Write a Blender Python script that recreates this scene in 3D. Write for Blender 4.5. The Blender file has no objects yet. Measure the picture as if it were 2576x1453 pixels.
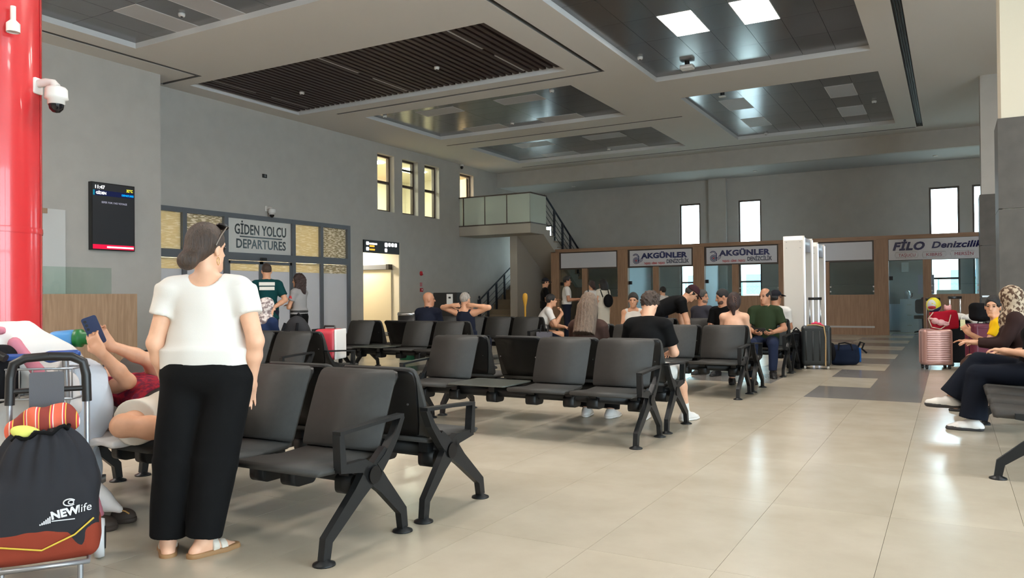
import bpy, bmesh, math, random
import numpy as np
from mathutils import Vector, Matrix
random.seed(7); np.random.seed(7)
SC = bpy.context.scene
COL = SC.collection
# ------------------------------------------------------------------ camera
FPX, YAW, PITCH, ROLL, CAMH = 1952.3, -0.5147, 0.00983, -0.00877, 1.18
_f = Vector((math.sin(YAW)*math.cos(PITCH), math.cos(YAW)*math.cos(PITCH), math.sin(PITCH)))
_r = Vector((math.cos(YAW), -math.sin(YAW), 0)); _u = _r.cross(_f)
_rr = math.cos(ROLL)*_r + math.sin(ROLL)*_u; _uu = -math.sin(ROLL)*_r + math.cos(ROLL)*_u
cam = bpy.data.objects.new('camera', bpy.data.cameras.new('camera')); COL.objects.link(cam)
cam.data.sensor_fit = 'HORIZONTAL'; cam.data.sensor_width = 36; cam.data.lens = 36*FPX/2576
cam.data.clip_start = .05; cam.data.clip_end = 300
cam.matrix_world = Matrix(((_rr.x, _uu.x, -_f.x, 0), (_rr.y, _uu.y, -_f.y, 0), (_rr.z, _uu.z, -_f.z, CAMH), (0, 0, 0, 1)))
SC.camera = cam
def ray(px, py): return _f + (px-1288)/FPX*_rr - (py-726.5)/FPX*_uu
def atz(px, py, z=0.):
    d = ray(px, py); return Vector((0, 0, CAMH)) + d*((z-CAMH)/d.z)
def aty(px, py, y):
    d = ray(px, py); return Vector((0, 0, CAMH)) + d*(y/d.y)
def atx(px, py, x):
    d = ray(px, py); return Vector((0, 0, CAMH)) + d*(x/d.x)
# ------------------------------------------------------------------ world, exposure, light levels
w = bpy.data.worlds.new('daylight'); SC.world = w; w.use_nodes = True
bg = w.node_tree.nodes['Background']; bg.inputs[0].default_value = (.80, .90, 1, 1); bg.inputs[1].default_value = 11.0
SC.view_settings.view_transform = 'Standard'; SC.view_settings.look = 'None'
SC.view_settings.gamma = 1; SC.view_settings.use_curve_mapping = False
SC.view_settings.exposure = 0.5
SC.cycles.use_denoising = True
SC.cycles.max_bounces = 7; SC.cycles.diffuse_bounces = 4; SC.cycles.glossy_bounces = 4
SC.cycles.transmission_bounces = 6; SC.cycles.transparent_max_bounces = 10
SC.cycles.sample_clamp_indirect = 3; SC.cycles.sample_clamp_direct = 30; SC.cycles.caustics_reflective = False; SC.cycles.caustics_refractive = False
PANEL_W = 27.0        # lit ceiling panels (emission strength)
WARM_W = 75.0         # lamps in the upper corridor and the passage
# ------------------------------------------------------------------ materials
def lin(c):
    return tuple(((v/255)/12.92 if v/255 <= .04045 else ((v/255+.055)/1.055)**2.4) for v in c[:3])
MATS = {}
def mat(name, rgb, rough=.55, metal=0., noise=0., nscale=6., bump=0., bscale=40., spec=.5, coord='Object', stretch=None, trans=0., rgb2=None, sharp=.2, bdist=.004, coat=0., emit=0., sheen=0., alpha=1.):
    if name in MATS: return MATS[name]
    m = bpy.data.materials.new(name); m.use_nodes = True; nt = m.node_tree
    b = nt.nodes['Principled BSDF']; c = lin(rgb)
    b.inputs['Base Color'].default_value = (*c, 1); b.inputs['Roughness'].default_value = rough
    b.inputs['Metallic'].default_value = metal; b.inputs['Specular IOR Level'].default_value = spec
    if trans: b.inputs['Transmission Weight'].default_value = trans
    if coat: b.inputs['Coat Weight'].default_value = coat
    if sheen: b.inputs['Sheen Weight'].default_value = sheen
    if alpha < 1: b.inputs['Alpha'].default_value = alpha
    if emit: b.inputs['Emission Color'].default_value = (*c, 1); b.inputs['Emission Strength'].default_value = emit
    if noise or bump or rgb2:
        tc = nt.nodes.new('ShaderNodeTexCoord'); mp = nt.nodes.new('ShaderNodeMapping')
        if stretch: mp.inputs['Scale'].default_value = stretch
        nt.links.new(tc.outputs[coord], mp.inputs['Vector'])
        if noise or rgb2:
            n = nt.nodes.new('ShaderNodeTexNoise'); n.inputs['Scale'].default_value = nscale; n.inputs['Detail'].default_value = 5
            nt.links.new(mp.outputs[0], n.inputs['Vector'])
            r = nt.nodes.new('ShaderNodeValToRGB'); r.color_ramp.elements[0].position = .5-sharp; r.color_ramp.elements[1].position = .5+sharp
            if rgb2: a, z = c, lin(rgb2)
            else: a, z = tuple(v*(1-noise) for v in c), tuple(min(1, v*(1+noise)) for v in c)
            r.color_ramp.elements[0].color = (*a, 1); r.color_ramp.elements[1].color = (*z, 1)
            nt.links.new(n.outputs['Fac'], r.inputs['Fac']); nt.links.new(r.outputs[0], b.inputs['Base Color'])
        if bump:
            n2 = nt.nodes.new('ShaderNodeTexNoise'); n2.inputs['Scale'].default_value = bscale; n2.inputs['Detail'].default_value = 4
            nt.links.new(mp.outputs[0], n2.inputs['Vector'])
            bp = nt.nodes.new('ShaderNodeBump'); bp.inputs['Strength'].default_value = bump; bp.inputs['Distance'].default_value = bdist
            nt.links.new(n2.outputs['Fac'], bp.inputs['Height']); nt.links.new(bp.outputs[0], b.inputs['Normal'])
    MATS[name] = m; return m
def emis(name, rgb, s):
    if name in MATS: return MATS[name]
    m = bpy.data.materials.new(name); m.use_nodes = True; nt = m.node_tree; nt.nodes.clear()
    e = nt.nodes.new('ShaderNodeEmission'); e.inputs[0].default_value = (*lin(rgb), 1); e.inputs[1].default_value = s
    o = nt.nodes.new('ShaderNodeOutputMaterial'); nt.links.new(e.outputs[0], o.inputs[0]); MATS[name] = m; return m
def frosted(name, rgb, tr=.5, rough=.35, pattern=None):
    """frosted glass: diffuse + translucent under a glossy coat; pattern = printed brick-like strips"""
    m = bpy.data.materials.new(name); m.use_nodes = True; nt = m.node_tree; nt.nodes.clear()
    N = nt.nodes.new; L = nt.links.new
    d = N('ShaderNodeBsdfDiffuse'); t = N('ShaderNodeBsdfTranslucent'); g = N('ShaderNodeBsdfGlossy'); g.inputs['Roughness'].default_value = rough
    mx = N('ShaderNodeMixShader'); mx.inputs[0].default_value = tr; fr = N('ShaderNodeLayerWeight'); fr.inputs[0].default_value = .12
    m2 = N('ShaderNodeMixShader'); o = N('ShaderNodeOutputMaterial')
    c = (*lin(rgb), 1)
    d.inputs[0].default_value = c; t.inputs[0].default_value = c
    if pattern:
        tc = N('ShaderNodeTexCoord'); mp = N('ShaderNodeMapping'); mp.inputs['Scale'].default_value = pattern['scale']; mp.inputs['Rotation'].default_value = pattern.get('rot', (0, 0, 0))
        L(tc.outputs['Object'], mp.inputs[0]); n = N('ShaderNodeTexNoise'); n.inputs['Scale'].default_value = 1.; n.inputs['Detail'].default_value = 1
        L(mp.outputs[0], n.inputs['Vector']); r = N('ShaderNodeValToRGB'); r.color_ramp.interpolation = 'CONSTANT'
        r.color_ramp.elements[0].color = c; r.color_ramp.elements[1].position = pattern['cut']; r.color_ramp.elements[1].color = (*lin(pattern['rgb']), 1)
        L(n.outputs['Fac'], r.inputs[0]); L(r.outputs[0], d.inputs[0]); L(r.outputs[0], t.inputs[0])
    L(d.outputs[0], mx.inputs[1]); L(t.outputs[0], mx.inputs[2]); L(fr.outputs[0], m2.inputs[0]); L(mx.outputs[0], m2.inputs[1]); L(g.outputs[0], m2.inputs[2]); L(m2.outputs[0], o.inputs[0])
    MATS[name] = m; return m
def pane(name, tint=(235, 245, 245), refl=1.0, dark=1.0):
    """clear pane: transparent with fresnel reflection"""
    if name in MATS: return MATS[name]
    m = bpy.data.materials.new(name); m.use_nodes = True; nt = m.node_tree; nt.nodes.clear(); N = nt.nodes.new; L = nt.links.new
    t = N('ShaderNodeBsdfTransparent'); t.inputs[0].default_value = (*[v*dark for v in lin(tint)], 1)
    g = N('ShaderNodeBsdfGlossy'); g.inputs['Roughness'].default_value = .02; fr = N('ShaderNodeFresnel'); fr.inputs[0].default_value = 1.5
    ml = N('ShaderNodeMath'); ml.operation = 'MULTIPLY'; ml.inputs[1].default_value = refl; ge = N('ShaderNodeNewGeometry'); iv = N('ShaderNodeMath'); iv.operation = 'SUBTRACT'; iv.inputs[0].default_value = 1.0; L(ge.outputs['Backfacing'], iv.inputs[1]); m0 = N('ShaderNodeMath'); m0.operation = 'MULTIPLY'; L(fr.outputs[0], m0.inputs[0]); L(iv.outputs[0], m0.inputs[1]); L(m0.outputs[0], ml.inputs[0])
    x = N('ShaderNodeMixShader'); o = N('ShaderNodeOutputMaterial'); L(ml.outputs[0], x.inputs[0]); L(t.outputs[0], x.inputs[1]); L(g.outputs[0], x.inputs[2]); L(x.outputs[0], o.inputs[0])
    MATS[name] = m; return m
def wood(name, a, b, axis='z', rough=.45):
    if name in MATS: return MATS[name]
    m = mat(name, a, rough); nt = m.node_tree; N = nt.nodes.new; L = nt.links.new
    tc = N('ShaderNodeTexCoord'); mp = N('ShaderNodeMapping'); mp.inputs['Scale'].default_value = (9, 9, .7) if axis == 'z' else (.7, 9, 9)
    L(tc.outputs['Object'], mp.inputs[0]); n = N('ShaderNodeTexNoise'); n.inputs['Scale'].default_value = 2.5; n.inputs['Detail'].default_value = 6; n.inputs['Distortion'].default_value = .6
    L(mp.outputs[0], n.inputs['Vector']); r = N('ShaderNodeValToRGB'); r.color_ramp.elements[0].position = .3; r.color_ramp.elements[1].position = .72
    r.color_ramp.elements[0].color = (*lin(a), 1); r.color_ramp.elements[1].color = (*lin(b), 1); L(n.outputs['Fac'], r.inputs[0]); L(r.outputs[0], nt.nodes['Principled BSDF'].inputs['Base Color'])
    return m
# ------------------------------------------------------------------ mesh helpers
class MB:
    def __init__(s): s.v = []; s.f = []; s.m = []; s.sm = []
    def add(s, vs, fs, mi=0, smooth=False):
        o = len(s.v); s.v += [tuple(p) for p in vs]
        for f in fs: s.f.append(tuple(i+o for i in f)); s.m.append(mi); s.sm.append(smooth)
        return s
    def box(s, a, b, mi=0):
        x0, y0, z0 = a; x1, y1, z1 = b
        return s.add([(x0, y0, z0), (x1, y0, z0), (x1, y1, z0), (x0, y1, z0), (x0, y0, z1), (x1, y0, z1), (x1, y1, z1), (x0, y1, z1)],
                     [(0, 3, 2, 1), (4, 5, 6, 7), (0, 1, 5, 4), (1, 2, 6, 5), (2, 3, 7, 6), (3, 0, 4, 7)], mi)
    def rbox(s, a, b, r, mi=0, axis=2, n=4):
        """box with the four edges along an axis rounded"""
        ax = [i for i in range(3) if i != axis]; lo = [a[i] for i in ax]; hi = [b[i] for i in ax]; pts = []
        for cx, cy, st in ((hi[0]-r, hi[1]-r, 0), (lo[0]+r, hi[1]-r, 1), (lo[0]+r, lo[1]+r, 2), (hi[0]-r, lo[1]+r, 3)):
            for k in range(n+1):
                t = math.pi/2*(st+k/n); pts.append((cx+r*math.cos(t), cy+r*math.sin(t)))
        return s.prism(pts, a[axis], b[axis], axis, mi, True)
    def prism(s, pts, h0, h1, axis=2, mi=0, smooth=False):
        n = len(pts); vs = []
        for h in (h0, h1):
            for p in pts:
                q = [0, 0, 0]; ax = [i for i in range(3) if i != axis]; q[ax[0]] = p[0]; q[ax[1]] = p[1]; q[axis] = h; vs.append(q)
        fl = axis == 1
        s.add(vs, [tuple(range(n))[::1 if fl else -1]], mi); s.f[-1] = s.f[-1]
        o = len(s.v)-2*n
        s.f.append(tuple(o+n+i for i in range(n))[::-1 if fl else 1]); s.m.append(mi); s.sm.append(False)
        for i in range(n):
            j = (i+1) % n; q = (o+i, o+j, o+n+j, o+n+i); s.f.append(q[::-1] if fl else q); s.m.append(mi); s.sm.append(smooth)
        return s
    def tube(s, pts, r, n=8, mi=0, closed=False, cap=True):
        pts = [Vector(p) for p in pts]; k = len(pts); rs = r if isinstance(r, (list, tuple)) else [r]*k; rings = []; prev = None
        for i, p in enumerate(pts):
            t = (pts[(i+1) % k]-pts[i-1]) if closed or 0 < i < k-1 else (pts[1]-pts[0] if i == 0 else pts[-1]-pts[-2])
            t = t.normalized() if t.length > 1e-9 else Vector((0, 0, 1))
            if prev is None: prev = t.orthogonal().normalized()
            prev = (prev-t*prev.dot(t)); prev = prev.normalized() if prev.length > 1e-6 else t.orthogonal().normalized()
            bn = t.cross(prev); rings.append([p+(prev*math.cos(2*math.pi*j/n)+bn*math.sin(2*math.pi*j/n))*rs[i] for j in range(n)])
        vs = [v for R in rings for v in R]; fs = []
        for i in range(k if closed else k-1):
            a = i*n; b = ((i+1) % k)*n
            for j in range(n): fs.append((a+j, a+(j+1) % n, b+(j+1) % n, b+j))
        s.add(vs, fs, mi, True)
        if cap and not closed: s.add(rings[0], [tuple(range(n))[::-1]], mi); s.add(rings[-1], [tuple(range(n))], mi)
        return s
    def cyl(s, a, b, r, n=16, mi=0, r2=None): return s.tube([a, b], [r, r if r2 is None else r2], n, mi)
    def lathe(s, prof, c=(0, 0, 0), n=20, mi=0, axis=2):
        vs = []
        for r, h in prof:
            for j in range(n):
                a = 2*math.pi*j/n; q = [0, 0, 0]; ax = [i for i in range(3) if i != axis]; q[ax[0]] = r*math.cos(a); q[ax[1]] = r*math.sin(a); q[axis] = h
                vs.append([q[i]+c[i] for i in range(3)])
        fs = [(i*n+j, i*n+(j+1) % n, (i+1)*n+(j+1) % n, (i+1)*n+j) for i in range(len(prof)-1) for j in range(n)]
        if axis == 1: fs = [f[::-1] for f in fs]
        return s.add(vs, fs, mi, True)
    def quad(s, a, b, c, d, mi=0): return s.add([a, b, c, d], [(0, 1, 2, 3)], mi)
    def bars(s, pts, ws, x0, x1, mi=0):
        """polyline in the yz plane with widths, extruded along x: an angular cast bar"""
        P = [Vector((0, p[0], p[1])) for p in pts]; L = []; R = []
        for i, p in enumerate(P):
            d0 = (P[i]-P[i-1]).normalized() if i else None; d1 = (P[i+1]-P[i]).normalized() if i < len(P)-1 else None
            d = ((d0 or d1)+(d1 or d0)).normalized(); nrm = Vector((0, -d.z, d.y)); k = 1/max(.5, d.dot(d1 or d0))
            L.append(p+nrm*ws[i]/2*k); R.append(p-nrm*ws[i]/2*k)
        n = len(P); vs = []
        for x in (x0, x1):
            for q in L+R: vs.append((x, q.y, q.z))
        fs = []
        for i in range(n-1):
            fs += [(i, i+1, n+i+1, n+i)[::-1], (2*n+i, 2*n+i+1, 3*n+i+1, 3*n+i), (i, i+1, 2*n+i+1, 2*n+i), (n+i, n+i+1, 3*n+i+1, 3*n+i)[::-1]]
        fs += [(0, n, 3*n, 2*n), (n-1, 2*n-1, 4*n-1, 3*n-1)[::-1]]
        return s.add(vs, fs, mi)
    def build(s, name, mats, parent=None, **kw):
        me = bpy.data.meshes.new(name); me.from_pydata(s.v, [], s.f)
        me.polygons.foreach_set('material_index', s.m); me.polygons.foreach_set('use_smooth', s.sm)
        bm = bmesh.new(); bm.from_mesh(me); bmesh.ops.recalc_face_normals(bm, faces=bm.faces); bm.to_mesh(me); bm.free()
        return link(name, me, mats, parent, **kw)
def link(name, me, mats, parent=None, label=None, cat=None, group=None, kind=None, loc=None, rot=None):
    for m in (mats if isinstance(mats, (list, tuple)) else [mats]):
        if len(me.materials) < 8 and m is not None: me.materials.append(m)
    o = bpy.data.objects.new(name, me); COL.objects.link(o); o.parent = parent
    if loc: o.location = loc
    if rot: o.rotation_euler = rot
    return tag(o, label, cat, group, kind)
def tag(o, label=None, cat=None, group=None, kind=None):
    if label: o['label'] = label
    if cat: o['category'] = cat
    if group: o['group'] = group
    if kind: o['kind'] = kind
    return o
def thing(name, label, cat, loc=(0, 0, 0), rz=0., group=None):
    o = bpy.data.objects.new(name, None); COL.objects.link(o); o.location = loc; o.rotation_euler = (0, 0, rz); o.empty_display_size = .1
    return tag(o, label, cat, group)
def dup(o, parent=None, loc=None, rz=None):
    c = o.copy(); COL.objects.link(c); c.parent = parent
    if loc is not None: c.location = loc
    if rz is not None: c.rotation_euler = (0, 0, rz)
    for ch in list(o.children): dup(ch, c)
    return c
def struct(name, mb, mats, parent=None, **kw): return mb.build(name, mats, parent, kind=None if parent else 'structure', **kw)
def text(body, size, origin, xdir, updir, m, parent=None, name='lettering', bold=0., ext=.003, align='LEFT', xs=1., shear=0., width=None):
    cu = bpy.data.curves.new(name, 'FONT'); cu.body = body; cu.size = size; cu.extrude = ext; cu.offset = bold; cu.space_character = 1+bold*5; cu.align_x = align; cu.shear = shear; cu.resolution_u = 3
    cu.materials.append(m); o = bpy.data.objects.new(name, cu); COL.objects.link(o)
    X = Vector(xdir).normalized(); U = Vector(updir).normalized(); Nn = X.cross(U)
    if width:
        bpy.context.view_layer.update(); wd = o.dimensions.x
        if wd > 0: xs = width/wd
    bpy.context.view_layer.update(); me = bpy.data.meshes.new_from_object(o.evaluated_get(bpy.context.evaluated_depsgraph_get())); me.name = name
    if not me.materials: me.materials.append(m)
    bpy.data.objects.remove(o); o = bpy.data.objects.new(name, me); COL.objects.link(o)
    M = Matrix((( X.x*xs, U.x, Nn.x, origin[0]), (X.y*xs, U.y, Nn.y, origin[1]), (X.z*xs, U.z, Nn.z, origin[2]), (0, 0, 0, 1)))
    if parent: o.parent = parent; pm = parent.matrix_basis if parent.parent is None else parent.parent.matrix_basis @ parent.matrix_basis; M = pm.inverted() @ M
    o.matrix_basis = M; return o
def holes2d(u0, u1, v0, v1, holes):
    us = sorted({u0, u1, *[min(max(h[i], u0), u1) for h in holes for i in (0, 1)]}); vs = sorted({v0, v1, *[min(max(h[i], v0), v1) for h in holes for i in (2, 3)]})
    solid = lambda i, j: 0 <= i < len(us)-1 and 0 <= j < len(vs)-1 and not any(h[0]-1e-6 <= (us[i]+us[i+1])/2 <= h[1]+1e-6 and h[2]-1e-6 <= (vs[j]+vs[j+1])/2 <= h[3]+1e-6 for h in holes)
    return us, vs, solid
def slab(u0, u1, v0, v1, w0, w1, holes, mp, mb=None):
    """plate in (u,v) from w0 to w1 with rectangular openings; mp maps (u,v,w) to xyz"""
    mb = mb or MB(); us, vs, solid = holes2d(u0, u1, v0, v1, holes)
    for i in range(len(us)-1):
        for j in range(len(vs)-1):
            if not solid(i, j): continue
            a, b, c, d = us[i], us[i+1], vs[j], vs[j+1]
            mb.quad(mp(a, c, w0), mp(b, c, w0), mp(b, d, w0), mp(a, d, w0)); mb.quad(mp(a, c, w1), mp(b, c, w1), mp(b, d, w1), mp(a, d, w1))
            if not solid(i-1, j): mb.quad(mp(a, c, w0), mp(a, d, w0), mp(a, d, w1), mp(a, c, w1))
            if not solid(i+1, j): mb.quad(mp(b, c, w0), mp(b, d, w0), mp(b, d, w1), mp(b, c, w1))
            if not solid(i, j-1): mb.quad(mp(a, c, w0), mp(b, c, w0), mp(b, c, w1), mp(a, c, w1))
            if not solid(i, j+1): mb.quad(mp(a, d, w0), mp(b, d, w0), mp(b, d, w1), mp(a, d, w1))
    return mb
# ------------------------------------------------------------------ palette of the room
M_WALL = mat('wall_paint', (188, 184, 178), .8, noise=.04, nscale=3, bump=.05, bscale=120)
M_CEIL = mat('ceiling_paint', (222, 219, 215), .85)
M_WHITE = mat('white_paint', (226, 226, 226), .6)
M_DARK = mat('dark_void', (24, 24, 26), .8)
M_TRAY = mat('brushed_dark_metal_ceiling', (146, 147, 151), .21, metal=.85, noise=.1, nscale=1.2)
M_DIFF = mat('unlit_diffuser', (190, 190, 194), .5)
M_LIT = emis('lit_diffuser', (255, 246, 236), PANEL_W)
M_SLAT = mat('dark_wood_slat', (58, 44, 42), .55, noise=.15, nscale=8)
M_FRAME = mat('grey_aluminium', (112, 116, 122), .45, metal=.3)
M_BROWNF = mat('brown_window_frame', (74, 62, 54), .45)
M_CLAD = mat('dark_stone_cladding', (80, 75, 70), .5, noise=.14, nscale=5, bump=.05, bscale=30)
M_CREAM = mat('cream_paint', (236, 229, 208), .7)
M_GLASS = pane('clear_glass'); M_GLASSG = pane('greenish_glass', (238, 246, 242))
M_WOOD = wood('booth_oak_laminate', (146, 112, 86), (170, 134, 106)); M_WOODH = wood('booth_oak_laminate_cross', (146, 112, 86), (168, 132, 104), 'x')
M_STEEL = mat('brushed_steel', (190, 190, 190), .3, metal=1.)
M_BLACKM = mat('black_metal', (26, 27, 30), .4, metal=.4)
M_BLACKP = mat('black_plastic', (22, 22, 23), .42)
M_WHITEP = mat('white_plastic', (232, 230, 226), .4)
CZ, XL, XB, YB, YW, YF = 5.8, -14.8, -14.08, 24.38, 27.5, 25.1
def tile_mat(name, a, b, rough):
    m = mat(name, a, rough); nt = m.node_tree; N = nt.nodes.new; L = nt.links.new; bs = nt.nodes['Principled BSDF']
    g = N('ShaderNodeNewGeometry'); n = N('ShaderNodeTexNoise'); n.inputs['Scale'].default_value = 1.7; n.inputs['Detail'].default_value = 6; n.inputs['Roughness'].default_value = .6; L(g.outputs['Position'], n.inputs['Vector'])
    r = N('ShaderNodeValToRGB'); r.color_ramp.elements[0].position = .3; r.color_ramp.elements[1].position = .7; r.color_ramp.elements[0].color = (*lin(a), 1); r.color_ramp.elements[1].color = (*lin(b), 1); L(n.outputs['Fac'], r.inputs[0])
    oi = N('ShaderNodeObjectInfo'); mr = N('ShaderNodeMapRange'); mr.inputs[3].default_value = .95; mr.inputs[4].default_value = 1.04; L(oi.outputs['Random'], mr.inputs[0])
    mx = N('ShaderNodeMix'); mx.data_type = 'RGBA'; mx.blend_type = 'MULTIPLY'; mx.inputs[0].default_value = 1; L(r.outputs[0], mx.inputs[6]); L(mr.outputs[0], mx.inputs[7]); L(mx.outputs[2], bs.inputs['Base Color'])
    n2 = N('ShaderNodeTexNoise'); n2.inputs['Scale'].default_value = 5; L(g.outputs['Position'], n2.inputs['Vector']); m2 = N('ShaderNodeMapRange'); m2.inputs[3].default_value = rough-.04; m2.inputs[4].default_value = rough+.06; L(n2.outputs['Fac'], m2.inputs[0]); L(m2.outputs[0], bs.inputs['Roughness'])
    return m
M_TB = tile_mat('beige_porcelain_tile', (184, 174, 156), (198, 189, 172), .2); M_TD = tile_mat('grey_porcelain_tile', (118, 115, 112), (132, 128, 124), .2)
# ------------------------------------------------------------------ floor of 60 x 122 cm tiles
TX, TY, X0, Y0 = .60, 1.22, -.894, 3.33
floor = struct('floor', MB().box((-22, -7, -.2), (9, 31, -.006)), mat('tile_grout', (158, 149, 134), .8))
tm = {}
for k, m in (('b', M_TB), ('d', M_TD)):
    me = bpy.data.meshes.new('tile'); mb = MB().box((.001, .001, -.012), (TX-.001, TY-.001, 0)); me.from_pydata(mb.v, [], mb.f); me.materials.append(m); tm[k] = me
def dark_tile(i, j):
    if j < 5: return False
    if i == 0: return True                                   # column -0.894 .. -0.294
    if i == -1: return (j-5) % 2 == 0
    if i == -2: return j in (11, 13, 15)
    if i == -3: return j in (6, 8, 10, 14)
    if i == -4: return j in (6, 12, 14)
    if -12 <= i <= -9: return i in (-11, -12) and (j % 2 == 0 or i == -12)
    return False
cells = []
for i in range(-24, 10):
    for j in range(-7, 19):
        x, y = X0+i*TX, Y0+j*TY; c = Vector((x+TX/2, y+TY/2, 0)); d = (c-Vector((0, 0, CAMH)))
        dep = d.dot(_f); u = FPX*d.dot(_rr)/dep if dep > .5 else 1e9; vv = FPX*-d.dot(_uu)/dep if dep > .5 else 1e9
        vis = abs(u) < 1450 and abs(vv) < 950; cells.append((0 if vis else 1, d.length, i, j, x, y))
cells.sort(); rest = MB()
for n, (_, _, i, j, x, y) in enumerate(cells):
    k = 'd' if dark_tile(i, j) else 'b'
    if n < 290 or (k == 'd' and _ == 0):
        o = bpy.data.objects.new('tile', tm[k]); COL.objects.link(o); o.parent = floor; o.location = (x, y, 0)
    else: rest.box((x+.001, y+.001, -.012), (x+TX-.001, y+TY-.001, 0), 1 if k == 'd' else 0)
o = rest.build('far_tiles', [M_TB, M_TD], floor); o['kind'] = 'stuff'
# ------------------------------------------------------------------ ceiling with sunk trays and slots
RECS = {'a': (-13.0, -7.2, 3.0, 9.0), 'slat': (-14.26, -6.8, 11.14, 14.38), 'c': (-13.0, -7.2, 15.42, 18.8), 'd': (-13.0, -7.1, 20.37, 23.58),
        'e': (-5.5, -1.27, 10.25, 16.17), 'f': (-5.48, -1.26, 17.78, 23.5), 'g': (-5.5, -1.27, 2.6, 8.55), 'h': (-5.5, -1.27, -5.5, 1.0), 'i': (1.4, 5.6, 2.6, 8.55), 'j': (1.4, 5.6, 10.25, 16.17), 'k': (-13, -7.2, -5.5, 1.)}
SLOTS = [(-6.25, -6.15, 9.4, 14.85), (-13.37, -6.25, 14.75, 14.85), (-13.35, -6.0, 19.59, 19.69), (-13.33, -.8, 24.3, 24.4), (-.78, -.62, 9.0, 24.3), (-13.55, -13.45, 3.0, 10.82), (-14.7, -13.55, 10.72, 10.82)]
ceiling = struct('ceiling', slab(-15.1, 9, -7, YF+.05, CZ, CZ+.1, list(RECS.values())+SLOTS, lambda u, v, q: (u, v, q)), M_CEIL)
struct('ceiling_void', MB().box((-15.1, -7, 6.3), (9, 28, 6.4)), M_DARK, ceiling)
mb = MB()
for a in SLOTS: mb.box((a[0]-.02, a[2]-.02, CZ+.1), (a[1]+.02, a[3]+.02, CZ+.12)); [mb.box((p[0], p[1], CZ+.004), (p[2], p[3], CZ+.1)) for p in ((a[0], a[2], a[0]+.004, a[3]), (a[1]-.004, a[2], a[1], a[3]), (a[0], a[2], a[1], a[2]+.004), (a[0], a[3]-.004, a[1], a[3]))]
struct('slot_backing', mb, mat('slot_dark', (112, 110, 108), .6), ceiling)
for k in range(3): struct('diffuser_blade', MB().box((-.74+k*.04, 9, CZ+.02), (-.725+k*.04, 24.3, CZ+.05)), M_BLACKM, ceiling)
def tray(key, nx, ny, lights, label, depth=.1):
    """sunk tray of dark metal panels; lights = {(i,j): lit}"""
    a, b, c, d = RECS[key]; t = thing('metal_ceiling_tray', label, 'ceiling tray', ((a+b)/2, (c+d)/2, CZ+depth)); ox, oy = (a+b)/2, (c+d)/2
    mb = MB(); e = .003
    for (p, q) in (((a, c), (b, c+e)), ((a, d-e), (b, d)), ((a, c), (a+e, d)), ((b-e, c), (b, d))): mb.box((p[0]-ox, p[1]-oy, -depth+.001), (q[0]-ox, q[1]-oy, .02))
    mb.build('reveal', M_WHITE, t)
    wx, wy = (b-a)/nx, (d-c)/ny
    me = bpy.data.meshes.new('ceiling_panel'); m_ = MB().rbox((.003, .003, 0), (wx-.003, wy-.003, .02), .006, n=1); me.from_pydata(m_.v, [], m_.f); me.materials.append(M_TRAY)
    for i in range(nx):
        for j in range(ny):
            p = (a+i*wx-ox, c+j*wy-oy, 0)
            if (i, j) in lights:
                lit = lights[(i, j)]
                lp = thing('ceiling_light', lit[1], 'ceiling light', (a+(i+.5)*wx, c+(j+.5)*wy, CZ+depth), 0, 'flat ceiling light panels')
                MB().box((-wx/2+.01, -wy/2+.01, -.004), (wx/2-.01, wy/2-.01, .03)).build('diffuser', M_LIT if lit[0] else M_DIFF, lp)
                fr = MB(); f0 = .012
                for q in (((-wx/2, -wy/2), (wx/2, -wy/2+f0)), ((-wx/2, wy/2-f0), (wx/2, wy/2)), ((-wx/2, -wy/2), (-wx/2+f0, wy/2)), ((wx/2-f0, -wy/2), (wx/2, wy/2))): fr.box((*q[0], -.006), (*q[1], .03))
                fr.build('frame', M_WHITE, lp)
            else:
                o = bpy.data.objects.new('ceiling_panel', me); COL.objects.link(o); o.parent = t; o.location = p
    return t
U = 'unlit white ceiling panel in '
tray('a', 10, 5, {(2, 4): (0, U+'the near left tray, longer strip by the red column'), (4, 4): (0, U+'the near left tray, cut by the top of the picture')}, 'near left sunken tray of dark metal ceiling panels above the departures screen')
tray('c', 5, 6, {(1, 1): (0, U+'middle tray, left of the front pair'), (3, 1): (0, U+'middle tray, right of the front pair'), (1, 5): (0, U+'middle tray, left of the rear pair'), (3, 5): (0, U+'middle tray, right of the rear pair')}, 'middle sunken tray of dark metal ceiling panels behind the wooden slats')
tray('d', 5, 5, {(1, 1): (0, U+'farthest tray, left of the front pair'), (3, 1): (0, U+'farthest tray, right of the front pair'), (1, 4): (0, U+'farthest tray, left of the rear pair'), (3, 4): (0, U+'farthest tray, right of the rear pair')}, 'farthest sunken tray of dark metal ceiling panels above the balcony')
tray('e', 7, 5, {(2, 2): (1, 'lit square ceiling panel, lower left of the two glowing ones'), (4, 2): (1, 'lit square ceiling panel, upper right of the two glowing ones')}, 'largest sunken tray of dark metal ceiling panels holding the two lit lights')
tray('f', 7, 5, {(1, 1): (0, U+'right tray, nearest left one'), (1, 3): (0, U+'right tray, farthest left one'), (5, 1): (0, U+'right tray, nearest right one'), (5, 3): (0, U+'right tray, farthest right one')}, 'right sunken tray of dark metal ceiling panels next to the air slot')
ov = 'added lit ceiling panel overhead outside the picture'  # unseen lit panels, added in the outer trays to brighten the hall
tray('g', 7, 5, {(2, 2): (1, ov), (4, 2): (1, ov), (2, 4): (1, ov), (4, 4): (1, ov)}, 'sunken tray of dark metal ceiling panels above the front benches')
tray('h', 7, 5, {(2, 2): (1, ov), (4, 2): (1, ov)}, 'sunken tray of dark metal ceiling panels behind the viewer')
tray('i', 7, 5, {(2, 2): (1, ov), (4, 2): (1, ov)}, 'sunken tray of dark metal ceiling panels right of the viewer')
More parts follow.
